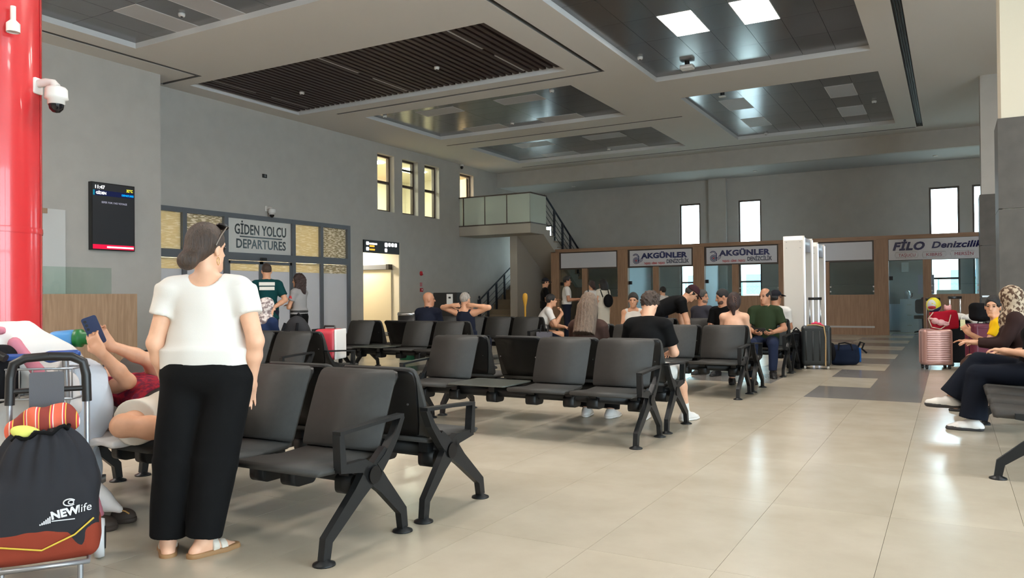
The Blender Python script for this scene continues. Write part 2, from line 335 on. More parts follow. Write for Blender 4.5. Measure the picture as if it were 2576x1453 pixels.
tray('j', 7, 5, {(2, 2): (1, ov), (4, 2): (1, ov)}, 'sunken tray of dark metal ceiling panels beyond the stone columns')
tray('k', 5, 5, {(1, 2): (1, ov), (3, 2): (1, ov), (1, 4): (1, ov), (3, 4): (1, ov)}, 'sunken tray of dark metal ceiling panels left behind the viewer')
# wooden slats
a, b, c, d = RECS['slat']; t = thing('slatted_ceiling_inset', 'dark brown wooden slats set side by side in the ceiling', 'ceiling slats', ((a+b)/2, (c+d)/2, CZ+.1))
ox, oy = (a+b)/2, (c+d)/2; mb = MB(); e = .004
for (p, q) in (((a, c), (b, c+e)), ((a, d-e), (b, d)), ((a, c), (a+e, d)), ((b-e, c), (b, d))): mb.box((p[0]-ox, p[1]-oy, -.099), (q[0]-ox, q[1]-oy, .3))
mb.build('reveal', M_WHITE, t); MB().box((a-ox, c-oy, .26), (b-ox, d-oy, .28)).build('backing', mat('slat_backing', (104, 96, 94), .8), t)
me = bpy.data.meshes.new('slat'); mb = MB().box((-.045, -(d-c)/2+.08, -.05), (.045, (d-c)/2-.16, .07)); me.from_pydata(mb.v, [], mb.f); me.materials.append(M_SLAT)
n = 46
for k in range(n):
    o = bpy.data.objects.new('slat', me); COL.objects.link(o); o.parent = t; o.location = (a-ox+.16+k*(b-a-.28)/(n-1), 0, 0)
for q, lx in enumerate((-13.77, -12.26, -10.76, -9.25, -7.74)):
    for h, ly in enumerate((11.3, 12.95)):
        MB().box((-.03, 0, 0), (.03, 1.18, .04)).build('strip_light', M_DIFF, None, label='thin unlit strip light between ceiling slats, %s from the left, %s row' % (('first', 'second', 'third', 'fourth', 'fifth')[q], ('near', 'far')[h]), cat='strip light', group='strip lights between the slats', loc=(lx+.08, ly, CZ+.06))
for (x, y, zz, lb) in ((-9.0, 12.9, 5.84, 'among the wooden slats, right one'), (-12.7, 12.9, 5.84, 'among the wooden slats, left one'), (-12.7, 15.85, 5.9, 'at the left corner of the middle tray'), (-10.3, 18.3, 5.9, 'at the far edge of the middle tray'), (-7.9, 15.9, 5.9, 'at the near right corner of the middle tray'), (-5.3, 14.6, 5.9, 'left of the two lit panels'), (-4.66, 23.4, 5.9, 'at the far left of the right tray'), (-1.58, 20.9, 5.9, 'at the right side of the right tray'), (-11.0, 8.45, 5.9, 'in the near left tray between two pale strips'), (-9.5, 23.2, 5.9, 'in the farthest tray above the balcony')):
    t = thing('smoke_detector', 'round white smoke detector '+lb, 'smoke detector', (x, y, zz), 0, 'ceiling smoke detectors')
    MB().lathe([(.001, .0), (.055, 0), (.055, -.03), (.05, -.05), (.02, -.055), (.001, -.055)], n=14).build('housing', M_WHITEP, t); MB().lathe([(.001, -.06), (.02, -.06), (.02, -.05)], n=10).build('sensor', M_BLACKP, t)
for (x, y, lb) in ((-4.62, 15.5, 'white speaker box hanging under the tray of the lit lights'), (-4.62, 18.3, 'tiny white sensor box at the near edge of the right tray')):
    t = thing('ceiling_sensor', lb, 'sensor', (x, y, 5.9)); s_ = 1. if y < 16 else .6
    MB().rbox((-.13*s_, -.1*s_, -.12*s_), (.13*s_, .1*s_, -.05), .02).build('housing', M_WHITEP, t); MB().cyl((0, 0, -.06), (0, 0, .0), .05).build('mount', M_BLACKM, t)
# ------------------------------------------------------------------ walls
mapx = lambda X, s: (lambda u, v, q: (X+s*q, u, v))
HL = [(10.3, 16.86, 0, 3.22), (17.43, 19.16, 0, 2.87), (18.1, 18.9, 3.78, 5.5), (19.3, 20.12, 3.78, 5.5), (20.48, 21.3, 3.78, 5.5), (22.56, 23.44, 3.6, 5.5)]
struct('wall_left', slab(10.3, YW+.3, 0, CZ+.02, 0, .32, HL, mapx(XL, -1)), M_WALL)
struct('wall_left_block', MB().box((XL-.32, -7, 0), (XB, 10.3, CZ+.02)), M_WALL)
FW = [(-14.74, -13.72, 1.9, 4.0), (-8.54, -7.78, .85, 4.47), (-6.44, -5.66, .85, 4.47), (-.56, .26, .85, 4.47), (.6, 1.5, .85, 4.47)]
struct('wall_far', slab(XL, 9, 0, 5.4, 0, .3, FW, lambda u, v, q: (u, YW+q, v)), M_WALL)
struct('bulkhead', MB().box((XL, YF, 5.27), (9, YF+.2, CZ)), M_WALL)
struct('ceiling_far', MB().box((XL, YF+.2, 5.27), (9, YW+.3, 5.4)), mat('soffit_paint', (196, 196, 196), .7))
struct('pilaster', MB().box((-7.42, YW-.22, 0), (-6.81, YW, 5.27)), M_WALL)
FILL_GL = [(-6+3.4*k, -6+3.4*k+3.1, .25, 4.6) for k in range(4)]  # unseen glazing, added to let daylight fill the hall
struct('wall_right', slab(-7, YW+.3, 0, CZ+.4, 0, .25, FILL_GL, mapx(9, 1)), M_WALL)
for k, (a, b, c, d) in enumerate(FILL_GL):
    t = thing('window_%d' % (k+11), None, None, (9.1, a, 0)); t['kind'] = 'structure'; mb = MB()
    for (p, q) in (((0, c), (.06, d)), ((b-a-.06, c), (b-a, d)), ((0, c), (b-a, c+.06)), ((0, d-.06), (b-a, d)), ((1.52, c), (1.58, d)), ((0, 2.4), (b-a, 2.46))): mb.box((0, p[0], p[1]), (.06, q[0], q[1]))
    mb.build('window_frame', M_FRAME, t); MB().quad((.03, 0, c), (.03, b-a, c), (.03, b-a, d), (.03, 0, d)).build('pane', M_GLASS, t)
struct('wall_back', MB().box((-15.1, -7.2, 0), (9.2, -7, CZ+.4)), M_WALL)
for k, (x, z) in enumerate(((-12.2, 5.26), (-9.3, 5.26), (-5.6, 5.26), (-.35, 5.26))):
    MB().lathe([(.001, 0), (.07, 0), (.075, -.02), (.05, -.025), (.001, -.02)], (x, 26.3, 5.27), 14).build('downlight', M_WHITEP, None, label='small round downlight under the far soffit, %s from the left' % ('first', 'second', 'third', 'last')[k], cat='downlight', group='downlights of the far soffit')
# stone clad columns on the right
for (x0, y0, x1, y1, lb) in ((.55, 19.25, 1.35, 20.05, 'far column with dark stone cladding below and grey paint above'), (.51, 10.95, 1.3, 11.75, 'near column with dark stone cladding below and cream paint above')):
    t = thing('clad_column', lb, 'column', (x0, y0, 0)); w_, d_ = x1-x0, y1-y0
    MB().box((.04, .04, 0), (w_-.04, d_-.04, CZ)).build('shaft', mat('cream_column_paint', (214, 205, 184), .7) if y0 < 12 else M_WALL, t)
    for k, (z0, z1) in enumerate(((0, 1.08), (1.09, 2.17), (2.18, 3.26))):
        for q, (p0, p1) in enumerate((((0, 0), (w_, .035)), ((0, .037), (.035, d_)), ((w_-.035, .037), (w_, d_)), ((.037, d_-.035), (w_-.037, d_)))):
            MB().box((*p0, z0), (*p1, z1)).build('stone_slab', M_CLAD, t)
# ------------------------------------------------------------------ far windows, outside
for k, (a, b, c, d) in enumerate(FW):
    t = thing('window_%d' % (k+1), None, None, (a, YW, 0)); t['kind'] = 'structure'; w_ = b-a; f = .055
    mb = MB()
    for (p, q) in (((0, c), (f, d)), ((w_-f, c), (w_, d)), ((f, c), (w_-f, c+f)), ((f, d-f), (w_-f, d))): mb.box((p[0], .05, p[1]), (q[0], .12, q[1]))
    zs = [c+f] + ([1.6, 1.66, 2.95, 3.01] if c < 1 else []) + [d-f]
    if c < 1: mb.box((f, .05, 1.6), (w_-f, .12, 1.66)); mb.box((f, .05, 2.95), (w_-f, .12, 3.01))
    mb.build('window_frame', M_BROWNF, t)
    for q in range(0, len(zs), 2): MB().box((f, .08, zs[q]), (w_-f, .088, zs[q+1])).build('pane', M_GLASS, t)
struct('ground_outside', MB().box((-60, 27.8, -.3), (60, 120, -.15)), mat('pale_concrete_yard', (215, 213, 205), .9, noise=.05))
t = thing('white_building', 'low white building with small windows seen through the booth windows', 'building', (-9, 40, 0))
MB().box((-14, 0, -.15), (16, 6, 3.2)).build('wall', mat('white_render', (238, 238, 235), .8), t)
for k in range(9): f = MB().box((-12+k*3, -.06, 1.2), (-10.6+k*3, 0.02, 2.2)).build('window', mat('outside_window', (120, 140, 160), .2), t)
MB().box((-14.3, -.3, 3.2), (16.3, 6.3, 3.4)).build('roof', M_WHITE, t)
t = thing('mesh_fence', 'pale wire mesh fence standing outside the far windows', 'fence', (-8, 33, 0))
mf = mat('fence_wire', (120, 165, 160), .5)
for k in range(15): MB().cyl((k*1.2-2, 0, -.15), (k*1.2-2, 0, 1.7), .03, 8).build('post', mf, t)
mb = MB()
for k in range(120):
    x = k*.14-2; mb.tube([(x, 0, 0), (x+1.6, .01, 1.6)], .006, 3, cap=False); mb.tube([(x+1.6, 0, 0), (x, .01, 1.6)], .006, 3, cap=False)
o = mb.build('wire_mesh', mf, t); o['kind'] = 'stuff'
# ------------------------------------------------------------------ glazed departures screen on the left wall
t = thing('departures_screen', 'grey framed glazed entrance screen with sliding doors and departures sign', 'glass screen', (XL, 10.3, 0))
mu = [10.3-10.3, .0]
vm = [(10.3, 10.4), (11.35, 11.46), (12.48, 12.6), (14.63, 14.75), (15.66, 15.77), (16.74, 16.86)]
for (p, q) in vm: MB().box((-.12, p-10.3, 0), (.03, q-10.3, 3.22)).build('mullion', M_FRAME, t)
MB().box((-.115, .1, 3.11), (.028, 6.45, 3.22)).build('top_rail', M_FRAME, t); MB().box((-.115, .1, 2.11), (.032, 6.45, 2.29)).build('door_header', M_FRAME, t)
MB().box((-.1, .1, 0), (.0, 6.45, .1)).build('bottom_rail', M_FRAME, t)
fr_b = frosted('printed_glass_beige', (222, 214, 184), .55, .25, dict(scale=(1, 4.5, 46), cut=.56, rgb=(240, 236, 220)))
fr_w = frosted('printed_glass_white_strips', (168, 162, 140), .45, .25, dict(scale=(1, 7.5, 40), cut=.52, rgb=(236, 234, 226)))
fr_l = frosted('frosted_glass_blue_grey', (206, 212, 224), .45, .2)
for k in range(5):
    y0, y1 = vm[k][1]-10.3, vm[k+1][0]-10.3
    if k != 2: MB().box((-.06, y0, 2.29), (-.048, y1, 3.11)).build('printed_pane', fr_w if k in (1, 4) else fr_b, t)
    n = 2 if k == 2 else 1
    for q in range(n):
        a, b = y0+(y1-y0)*q/n, y0+(y1-y0)*(q+1)/n
        if n == 2:
            df = MB()
            for (p0, p1) in (((a, .0), (a+.06, 2.1)), ((b-.06, 0), (b, 2.1)), ((a, 2.03), (b, 2.1)), ((a, 0), (b, .1))): df.box((-.05, p0[0], p0[1]), (.01, p1[0], p1[1]))
            df.build('sliding_door_frame', M_FRAME, t); a += .06; b -= .06
        MB().box((-.03, a, .1), (-.02, b, 1.86)).build('frosted_pane', fr_l, t); MB().box((-.03, a, 1.86), (-.02, b, 2.1)).build('printed_band', fr_b if k < 4 else fr_w, t)
sg = MB().box((-.055, 2.3, 2.29), (-.03, 4.33, 3.11)).build('sign_panel', mat('sign_grey', (224, 222, 216), .35), t, label='pale departures sign panel')
Mtx = mat('dark_glossy_lettering', (34, 34, 33), .18)
text('GİDEN YOLCU', .34, (XL-.028, 12.82, 2.745), (0, 1, 0), (0, 0, 1), Mtx, sg, bold=.006, width=1.64); text('DEPARTURES', .31, (XL-.028, 12.86, 2.41), (0, 1, 0), (0, 0, 1), Mtx, sg, bold=.006, width=1.58)
MB().box((XL-.03+14.8, 2.68, 2.67), (XL-.024+14.8, 4.03, 2.7)).build('sign_line', Mtx, sg)
MB().rbox((.03, 3.25, 2.12), (.09, 3.42, 2.19), .02, axis=0).build('door_sensor', M_BLACKP, t)
# room behind the screen
struct('wall_departures', MB().box((-19, 10.0, 0), (-18.9, 17.2, 3.6)).box((-19, 10.0, 3.5), (-15.1, 17.2, 3.6)).box((-19, 9.9, 0), (-15.1, 10.0, 3.6)).box((-19, 17.15, 0), (-15.1, 17.25, 3.6)), M_CREAM)
def lamp(name, x, y, z, sx, sy, m, label): return MB().box((-sx/2, -sy/2, -.02), (sx/2, sy/2, 0)).build(name, m, None, label=label, cat='ceiling light', loc=(x, y, z))
M_WARM = emis('warm_diffuser', (255, 241, 218), WARM_W)
lamp('hall_light', -17, 12.2, 3.49, .9, 1.8, M_WARM, 'warm ceiling light inside the departures hall, nearer end'); lamp('hall_light', -17, 15.2, 3.49, .9, 1.8, M_WARM, 'warm ceiling light inside the departures hall, farther end')
# cream passage with an automatic door
struct('wall_passage', MB().box((-19, 17.3, 0), (-18.9, 19.2, 2.9)).box((-18.9, 19.1, 0), (-14.8, 19.158, 2.868)).box((-18.9, 17.28, 0), (-15.12, 17.42, 2.9)).box((-19, 17.3, 2.87), (-15.12, 19.25, 2.97)), M_CREAM)
lamp('passage_light', -16.2, 18.2, 2.86, .5, .5, M_WARM, 'square warm ceiling light inside the cream passage')
t = thing('door_1', None, None, (-14.95, 19.1, 0)); t['kind'] = 'structure'
MB().box((-1.9, -.06, .12), (-.12, -.02, 2.05)).build('door_leaf', mat('cream_door_leaf', (226, 214, 184), .5), t); MB().box((-2, -.16, 2.06), (-.12, -.01, 2.2)).build('door_operator', M_FRAME, t)
MB().box((-.2, -.2, 2.05), (-.1, -.01, 2.21)).build('operator_cap', M_BLACKP, t); MB().box((-1.9, -.07, .02), (-.12, -.03, .12)).build('bottom_rail', M_FRAME, t)
t = thing('exit_display', 'black overhead sign with lit white pictograms above the cream passage', 'sign', (XL, 17.42, 2.5))
MB().box((.002, 0, 0), (.04, 1.66, .37)).build('case', M_BLACKP, t); mw = emis('lit_white_icon', (255, 255, 255), 2.2); mo = emis('lit_amber_text', (240, 170, 60), 1.2)
for (y, z, w_, h_, m) in ((.1, .22, .12, .1, mw), (.1, .06, .12, .1, mw), (.25, .24, .34, .05, mw), (.25, .17, .22, .05, mo), (.25, .07, .24, .05, mo), (.95, .2, .13, .13, mw), (1.12, .22, .11, .11, mw), (1.27, .22, .11, .11, mw), (1.42, .22, .11, .11, mw), (.95, .05, .11, .11, mw)):
    MB().rbox((.041, y, z), (.046, y+w_, z+h_), min(w_, h_)*.25, axis=0).build('pictogram', m, t)
# upper corridor windows and balcony door
up = MB().box((-19, 17, 3.5), (-18.9, 25, 5.8)).box((-19, 17, 3.4), (-15.1, 25, 3.5)).box((-19, 16.95, 3.5), (-15.1, 17.05, 5.8)).box((-19, 24.9, 3.5), (-15.1, 25, 5.8)).box((-19, 17, 5.75), (-15.1, 25, 5.85))
struct('wall_upper_corridor', up, M_CREAM)
for y, lb in ((18.2, 'nearest'), (20.2, 'middle'), (22.6, 'farthest')): lamp('corridor_light', -16.9, y, 5.74, .5, 1.0, M_WARM, 'warm ceiling light of the upper corridor, %s of three' % lb)
for k, (a, b) in enumerate(((18.1, 18.9), (19.3, 20.12), (20.48, 21.3))):
    t = thing('window_%d' % (k+6), None, None, (XL-.2, a, 3.78)); t['kind'] = 'structure'; w_ = b-a; f = .06; h_ = 1.72; mb = MB()
    for (p, q) in (((0, 0), (f, h_)), ((w_-f, 0), (w_, h_)), ((f, 0), (w_-f, f)), ((f, h_-f), (w_-f, h_)), ((f, .86), (w_-f, .94))): mb.box((-.06, p[0], p[1]), (.03, q[0], q[1]))
    mb.build('window_frame', M_BROWNF, t); MB().box((-.02, f, f), (-.012, w_-f, .86)).build('pane', M_GLASS, t)
    if k == 0:
        s_ = thing('sash', None, None, (0, .06, .94)); s_.parent = t; s_.rotation_euler = (0, 0, 1.0); mb = MB()
        for (p, q) in (((0, 0), (.05, .7)), ((.58, 0), (.63, .7)), ((0, 0), (.63, .05)), ((0, .65), (.63, .7))): mb.box((-.03, p[0], p[1]), (.02, q[0], q[1]))
        mb.build('sash_frame', M_BROWNF, s_); MB().box((-.006, .05, .05), (.0, .58, .65)).build('pane', M_GLASS, s_)
    elif k == 1: MB().box((-.1, f, 1.4), (-.03, w_-f, 1.46)).build('sash_rail', M_BROWNF, t); MB().box((-.02, f, .94), (-.012, w_-f, h_-f)).build('pane', M_GLASS, t)
    else: MB().box((-.02, f, .94), (-.012, w_-f, h_-f)).build('pane', M_GLASS, t)
t = thing('door_2', None, None, (XL-.2, 22.56, 3.6)); t['kind'] = 'structure'; mb = MB()
for (p, q) in (((0, 0), (.06, 1.9)), ((.82, 0), (.88, 1.9)), ((.06, 1.84), (.82, 1.9))): mb.box((-.06, p[0], p[1]), (.05, q[0], q[1]))
mb.build('door_frame', M_BROWNF, t); o = MB().box((-.75, -.03, 0), (0, .01, 1.8)).build('door_leaf', mat('pale_door_leaf', (214, 200, 172), .5), t); o.location = (-.02, .78, 0); o.rotation_euler = (0, 0, -.35)
# ------------------------------------------------------------------ stairs and balcony
M_STONE = mat('tan_granite_step', (150, 132, 108), .5, noise=.25, nscale=60); M_SOF = mat('stair_plaster', (182, 174, 162), .85)
st = thing('staircase', 'grey plastered staircase with granite steps and balcony landing', 'staircase', (0, 0, 0))
MB().box((XL, 22.49, 3.28), (-12.0, 23.64, 3.6)).build('balcony_slab', M_SOF, st)
mb = MB(); n = 10
pts = [(23.64, 3.6)]
for k in range(n): pts += [(23.64+.286*k, 3.6-.18*(k+1)), (23.64+.286*(k+1), 3.6-.18*(k+1))]
pts += [(26.5, 1.5), (26.2, 1.5), (23.44, 3.27), (23.44, 3.28), (23.64, 3.28)]
mb.prism(pts, -13.05, -12.0, 0); mb.build('upper_flight', M_SOF, st)
for k in range(n): MB().box((-13.0, 23.64+.286*k-.02, 3.6-.18*(k+1)), (-11.98, 23.64+.286*(k+1), 3.6-.18*(k+1)+.03)).build('tread', M_STONE, st)
MB().box((XL, 26.5, 1.5), (-12.0, YW, 1.8)).build('half_landing', M_SOF, st)
MB().box((-13.3, 23.4, 0), (-13.02, YW, 3.28)).build('spine_wall', M_SOF, st)
for k in range(n): MB().box((-14.75, 23.5+.3*k, 0), (-13.3, 23.5+.3*(k+1), .18*(k+1))).build('step', M_STONE, st)
t = thing('stair_handrail', 'dark metal handrail rising along the lower stair flight', 'handrail', (0, 0, 0)); RL = mat('dark_blue_grey_rail', (44, 50, 60), .4, metal=.3)
rail = lambda y: 1.05+.545*(y-23.45)
MB().tube([(-14.6, 23.4, rail(23.4)), (-14.6, 26.4, rail(26.4))], .028).build('top_rail', RL, t)
for k, y in enumerate((23.45, 24.05, 24.65, 25.25, 25.85)):
    MB().box((-14.63 if k else -14.66, y-.03, max(0, .6*(y-23.5))), (-14.57 if k else -14.54, y+.03, rail(y)+(.03 if k == 0 else 0))).build('post', RL, t)
MB().lathe([(.001, .05), (.03, .04), (.04, 0), (.03, -.04), (.012, -.05), (.012, -.1)], (-14.6, 23.45, rail(23.45)+.12), 10).build('finial', RL, t)
for q in (.25, .45, .65): MB().tube([(-14.6, 23.45, rail(23.45)-q), (-14.6, 26.4, rail(26.4)-q)], .009, 6).build('rod', RL, t)
t = thing('stair_railing', 'dark metal railing descending behind the glass balcony', 'railing', (0, 0, 0)); rl2 = lambda y: 4.6-.62*(y-23.66)
MB().tube([(-12.05, 23.6, 4.62), (-12.05, 23.72, 4.58), (-12.05, 26.5, rl2(26.5))], .035).build('top_rail', RL, t)
for y in (24.35, 25.0, 25.65, 26.3): MB().box((-12.08, y-.035, rl2(y)-1.05), (-12.02, y+.035, rl2(y))).build('post', RL, t)
for q in (.25, .45, .65, .85): MB().tube([(-12.05, 23.7, 4.57-q), (-12.05, 26.5, rl2(26.5)-q)], .01, 6).build('rod', RL, t)
t = thing('glass_balustrade', 'greenish frosted glass balustrade around the balcony', 'balustrade', (0, 0, 0)); bg_ = frosted('frosted_green_glass', (236, 244, 234), .38, .12)
for (a, b) in ((-14.78, -14.66), (-14.6, -13.78), (-13.74, -12.92), (-12.88, -12.03)): MB().box((a, 22.5, 3.63), (b, 22.512, 4.58)).build('glass_panel', bg_, t)
MB().box((-12.02, 22.52, 3.63), (-12.008, 23.64, 4.58)).build('glass_panel', bg_, t)
MB().box((XL, 22.47, 4.58), (-11.98, 22.54, 4.62)).box((-12.05, 22.54, 4.58), (-11.98, 23.66, 4.62)).build('top_rail', M_BROWNF, t)
MB().box((XL, 22.47, 3.6), (-11.98, 22.54, 3.635)).box((-12.05, 22.54, 3.6), (-11.98, 23.64, 3.635)).build('bottom_rail', M_BROWNF, t)
for x in (-14.63, -13.76, -12.9): MB().box((x-.02, 22.5, 3.63), (x+.02, 22.53, 4.58)).build('post', M_BROWNF, t)
# ------------------------------------------------------------------ ticket booths
BX = [-12.17, -9.64, -7.08, -4.46, -1.84, .72]
M_SIGN = mat('white_sign_face', (214, 214, 220), .3); M_PART = mat('pale_partition', (226, 232, 240), .7); M_NAVY = mat('navy_letter', (32, 42, 96), .3); M_RED = mat('red_letter', (190, 60, 66), .4)
M_NAVYG = mat('navy_gloss_letter', (28, 28, 84), .12); M_MAR = mat('maroon_letter', (150, 40, 66), .35); M_CHROME = mat('chrome_edge', (205, 208, 214), .08, metal=1.)
BL = ['wooden ticket booth with a blank white sign, nearest the stairs', 'wooden ticket booth with the left of the two blue lettered ferry signs', 'wooden ticket booth with the right of the two blue lettered ferry signs',
      'wooden ticket booth with blank sign and dark window right of the metal detectors', 'wooden ticket booth under the sign FİLO Denizcilik']
def ak_logo(x, z, s, sg):
    x = x-sg.parent.location.x; y = -.062
    def arc(cx, cz, r, w_, a0, a1, m, nm):
        mb = MB(); k = 18; pts = []
        for i in range(k+1):
            t_ = a0+(a1-a0)*i/k; pts.append((cx+r*math.cos(t_), cz+r*math.sin(t_)))
        for i in range(k):
            (xa, za), (xb, zb) = pts[i], pts[i+1]
            na, nb = a0+(a1-a0)*i/k, a0+(a1-a0)*(i+1)/k; h = w_/2
            mb.quad((xa-h*math.cos(na), y, za-h*math.sin(na)), (xb-h*math.cos(nb), y, zb-h*math.sin(nb)), (xb+h*math.cos(nb), y, zb+h*math.sin(nb)), (xa+h*math.cos(na), y, za+h*math.sin(na)))
        mb.build(nm, m, sg)
    c = (x+.12*s, z+.1*s)
    for r in (.115, .08, .05): arc(*c, r*s, .02*s, .0, 2*math.pi if r < .1 else math.pi*1.75, M_NAVY, 'logo_ring')
    MB().cyl((c[0], y, c[1]), (c[0], y-.004, c[1]), .032*s, 14).build('logo_dot', M_RED, sg)
    arc(x+.1*s, z+.235*s, .11*s, .024*s, -.1, 2.7, M_NAVY, 'logo_arch'); arc(x+.1*s, z+.235*s, .075*s, .018*s, -.1, 2.5, M_NAVY, 'logo_arch')
    MB().box((x+.205*s, y-.003, z), (x+.235*s, y, z+.27*s)).build('logo_stem', M_NAVY, sg)
    for q in range(3): arc(x+.24*s, z+.17*s, (.06+.035*q)*s, .016*s, -1.5, .35, M_NAVY, 'logo_wave')
for k in range(5):
    x0, x1 = BX[k], BX[k+1]; t = thing('ticket_booth', BL[k], 'booth', (x0, YB, 0)); W = x1-x0
    def part(nm, a, b, m, **kw): return MB().box(a, b).build(nm, m, t, **kw)
    d0, d1, w0 = .32, 1.17, 1.37
    part('post', (0, -.08, 0), (.31, .1, 2.72 if k == 0 else 2.70), M_WOOD)
    part('mullion', (d1, -.05, 0), (w0, .1, 2.12), M_WOOD); part('end_post', (W-.06, -.05, 0), (W, .1, 2.7), M_WOOD)
    part('top_rail', (0, -.08, 2.7), (W, .14, 2.81), M_WOODH)
    part('counter_front', (w0, -.04, 0), (W-.06, .08, 1.15), M_WOOD); part('kick_rail', (w0, -.06, .2), (W-.06, -.04, .25), M_STEEL) if k == 3 else None
    part('sign_frame', (.31, -.04, 2.1), (W-.06, .08, 2.7), mat('sign_frame_bronze', (72, 62, 56), .5))
    sg = part('sign_panel', (.38, -.058, 2.15) if k < 4 else (.32, -.07, 2.11), (W-.1, -.038, 2.66) if k < 4 else (W-.02, -.04, 2.69), M_SIGN)
    part('window_pane', (w0, .02, 1.15), (W-.06, .03, 2.1), M_GLASS)
    g = part('glass_door', (d0, .03, .02), (d1, .042, 2.1), M_GLASS)
    part('door_lock', (d0+.0, -.0, 1.55), (d0+.1, .06, 1.66), M_BLACKM)
    for (cx, cz) in ((w0+.02, 1.24), (w0+.02, 1.38), (W-.08, 1.24), (W-.08, 1.38)): part('glass_clip', (cx-.02, 0, cz-.02), (cx+.02, .05, cz+.02), M_STEEL)
    part('desk', (w0-.1, .1, 1.0), (W-.06, .7, 1.04), M_WHITE); part('glass_shelf', (w0, .04, 1.42), (W-.06, .3, 1.43), M_GLASSG)
    part('partition', (W-.06, .1, 0), (W-.002, 3.1, 2.7), M_PART)
    if k == 0: part('side_panel', (0, .1, 0), (.05, 3.1, 2.7), M_WOOD)
    part('back_panel', (.05, 3.02, 0), (W-.05, 3.08, .84), M_PART)
    if k in (1, 2):
        ox = x0+.44; y = YB-.062
        ak_logo(ox+.06, 2.24, .9, sg)
        text('AKGÜNLER', .23, (ox+.36, y, 2.40), (1, 0, 0), (0, 0, 1), M_NAVY, sg, bold=.012, width=1.55); text('DENİZCİLİK', .17, (ox+1.2, y, 2.22), (1, 0, 0), (0, 0, 1), mat('slate_letter', (52, 62, 84), .4), sg, bold=.004, width=.73)
        text('TAŞUCU - GİRNE - TAŞUCU', .085, (ox+.44, y, 2.20), (1, 0, 0), (0, 0, 1), M_RED, sg, bold=.003, width=.7)
    if k == 4:
        y = YB-.076; ox = x0
        text('FİLO', .3, (ox+.42, y, 2.39), (1, 0, 0), (0, 0, 1), M_NAVYG, sg, bold=.014, shear=.25, width=.8, ext=.012); text('Denizcilik', .24, (ox+1.38, y, 2.42), (1, 0, 0), (0, 0, 1), M_NAVYG, sg, bold=.008, shear=.25, width=1.22, ext=.012)
        for (tx, tw, wd) in (('TAŞUCU', .5, .42), ('KIBRIS', 1.18, .38), ('MERSİN', 1.86, .44)):
            text(tx, .12, (ox+tw+.07, y, 2.2), (1, 0, 0), (0, 0, 1), M_MAR, sg, bold=0, width=wd)
            mb = MB(); r = [(ox+tw, 2.17), (ox+tw+.54, 2.17), (ox+tw+.56, 2.245), (ox+tw+.54, 2.32), (ox+tw, 2.32), (ox+tw-.02, 2.245)]
            mb.tube([(p[0], y, p[1]) for p in r], .005, 6, closed=True); o = mb.build('pill_outline', M_CHROME, t); o.location = (-x0, -YB, 0)
# things inside the right booth
t = thing('filing_cabinet', 'pale filing cabinet inside the open right booth', 'cabinet', (-1.1, 26.3, 0)); MB().box((-.25, 0, 0), (.25, .5, 1.0)).build('body', M_PART, t)
for q in range(3): d_ = MB().box((-.23, -.015, .05+q*.31), (.23, 0, .33+q*.31)).build('drawer', M_PART, t); MB().box((-.06, -.03, .2+q*.31), (.06, -.015, .22+q*.31)).build('handle', M_STEEL, d_)
t = thing('electric_kettle', 'steel kettle standing on the filing cabinet in the booth', 'kettle', (-1.15, 26.5, 1.0)); MB().lathe([(.001, 0), (.08, 0), (.075, .2), (.05, .25), (.001, .26)]).build('body', M_STEEL, t); MB().tube([(.07, 0, .2), (.13, 0, .18), (.12, 0, .08), (.075, 0, .05)], .012).build('handle', M_BLACKP, t)
t = thing('office_chair', 'dark swivel chair behind the right booth counter', 'chair', (-.7, 25.4, 0)); ch = mat('dark_chair_fabric', (40, 44, 50), .8)
MB().rbox((-.24, -.24, .44), (.24, .24, .53), .08).build('seat', ch, t); MB().rbox((-.22, .18, .58), (.22, .25, 1.0), .08, axis=1).build('backrest', ch, t); MB().cyl((0, 0, .1), (0, 0, .44), .03).build('column', M_BLACKM, t)
for a in range(5): MB().tube([(0, 0, .1), (.28*math.cos(a*1.257), .28*math.sin(a*1.257), .05)], .02).build('base_arm', M_BLACKP, t)
t = thing('computer_monitor', 'white monitor back standing on the right booth desk', 'monitor', (-.05, YB+.3, 1.04)); MB().rbox((-.3, 0, .08), (.3, .04, .22), .02, axis=1).build('screen', M_WHITEP, t); MB().box((-.08, -.02, 0), (.08, .1, .02)).box((-.02, .02, .02), (.02, .05, .1)).build('stand', M_WHITEP, t)
t = thing('maroon_chair', 'maroon upholstered chair at the back of the right booth', 'chair', (-.55, 26.6, 0)); mc = mat('maroon_fabric', (96, 34, 52), .8)
MB().rbox((-.25, -.25, .42), (.25, .25, .5), .05).build('seat', mc, t); MB().rbox((-.25, .2, .55), (.25, .27, 1.05), .05, axis=1).build('backrest', mc, t)
for (x, y) in ((-.2, -.2), (.2, -.2), (-.2, .2), (.2, .2)): MB().cyl((x, y, 0), (x, y, .42), .015).build('leg', M_BLACKM, t)
t = thing('wall_poster', 'pale poster on the back wall of the right booth', 'poster', (-.9, YW-.02, 1.15)); MB().box((0, 0, 0), (.45, .02, .6)).build('sheet', mat('poster_pale', (190, 180, 190), .6), t)
t = thing('fuse_box', 'small white box on the partition of the right booth', 'box', (-1.25, YW-.12, 2.0)); MB().rbox((-.1, 0, -.15), (.1, .12, .15), .01, axis=1).build('case', M_WHITEP, t)
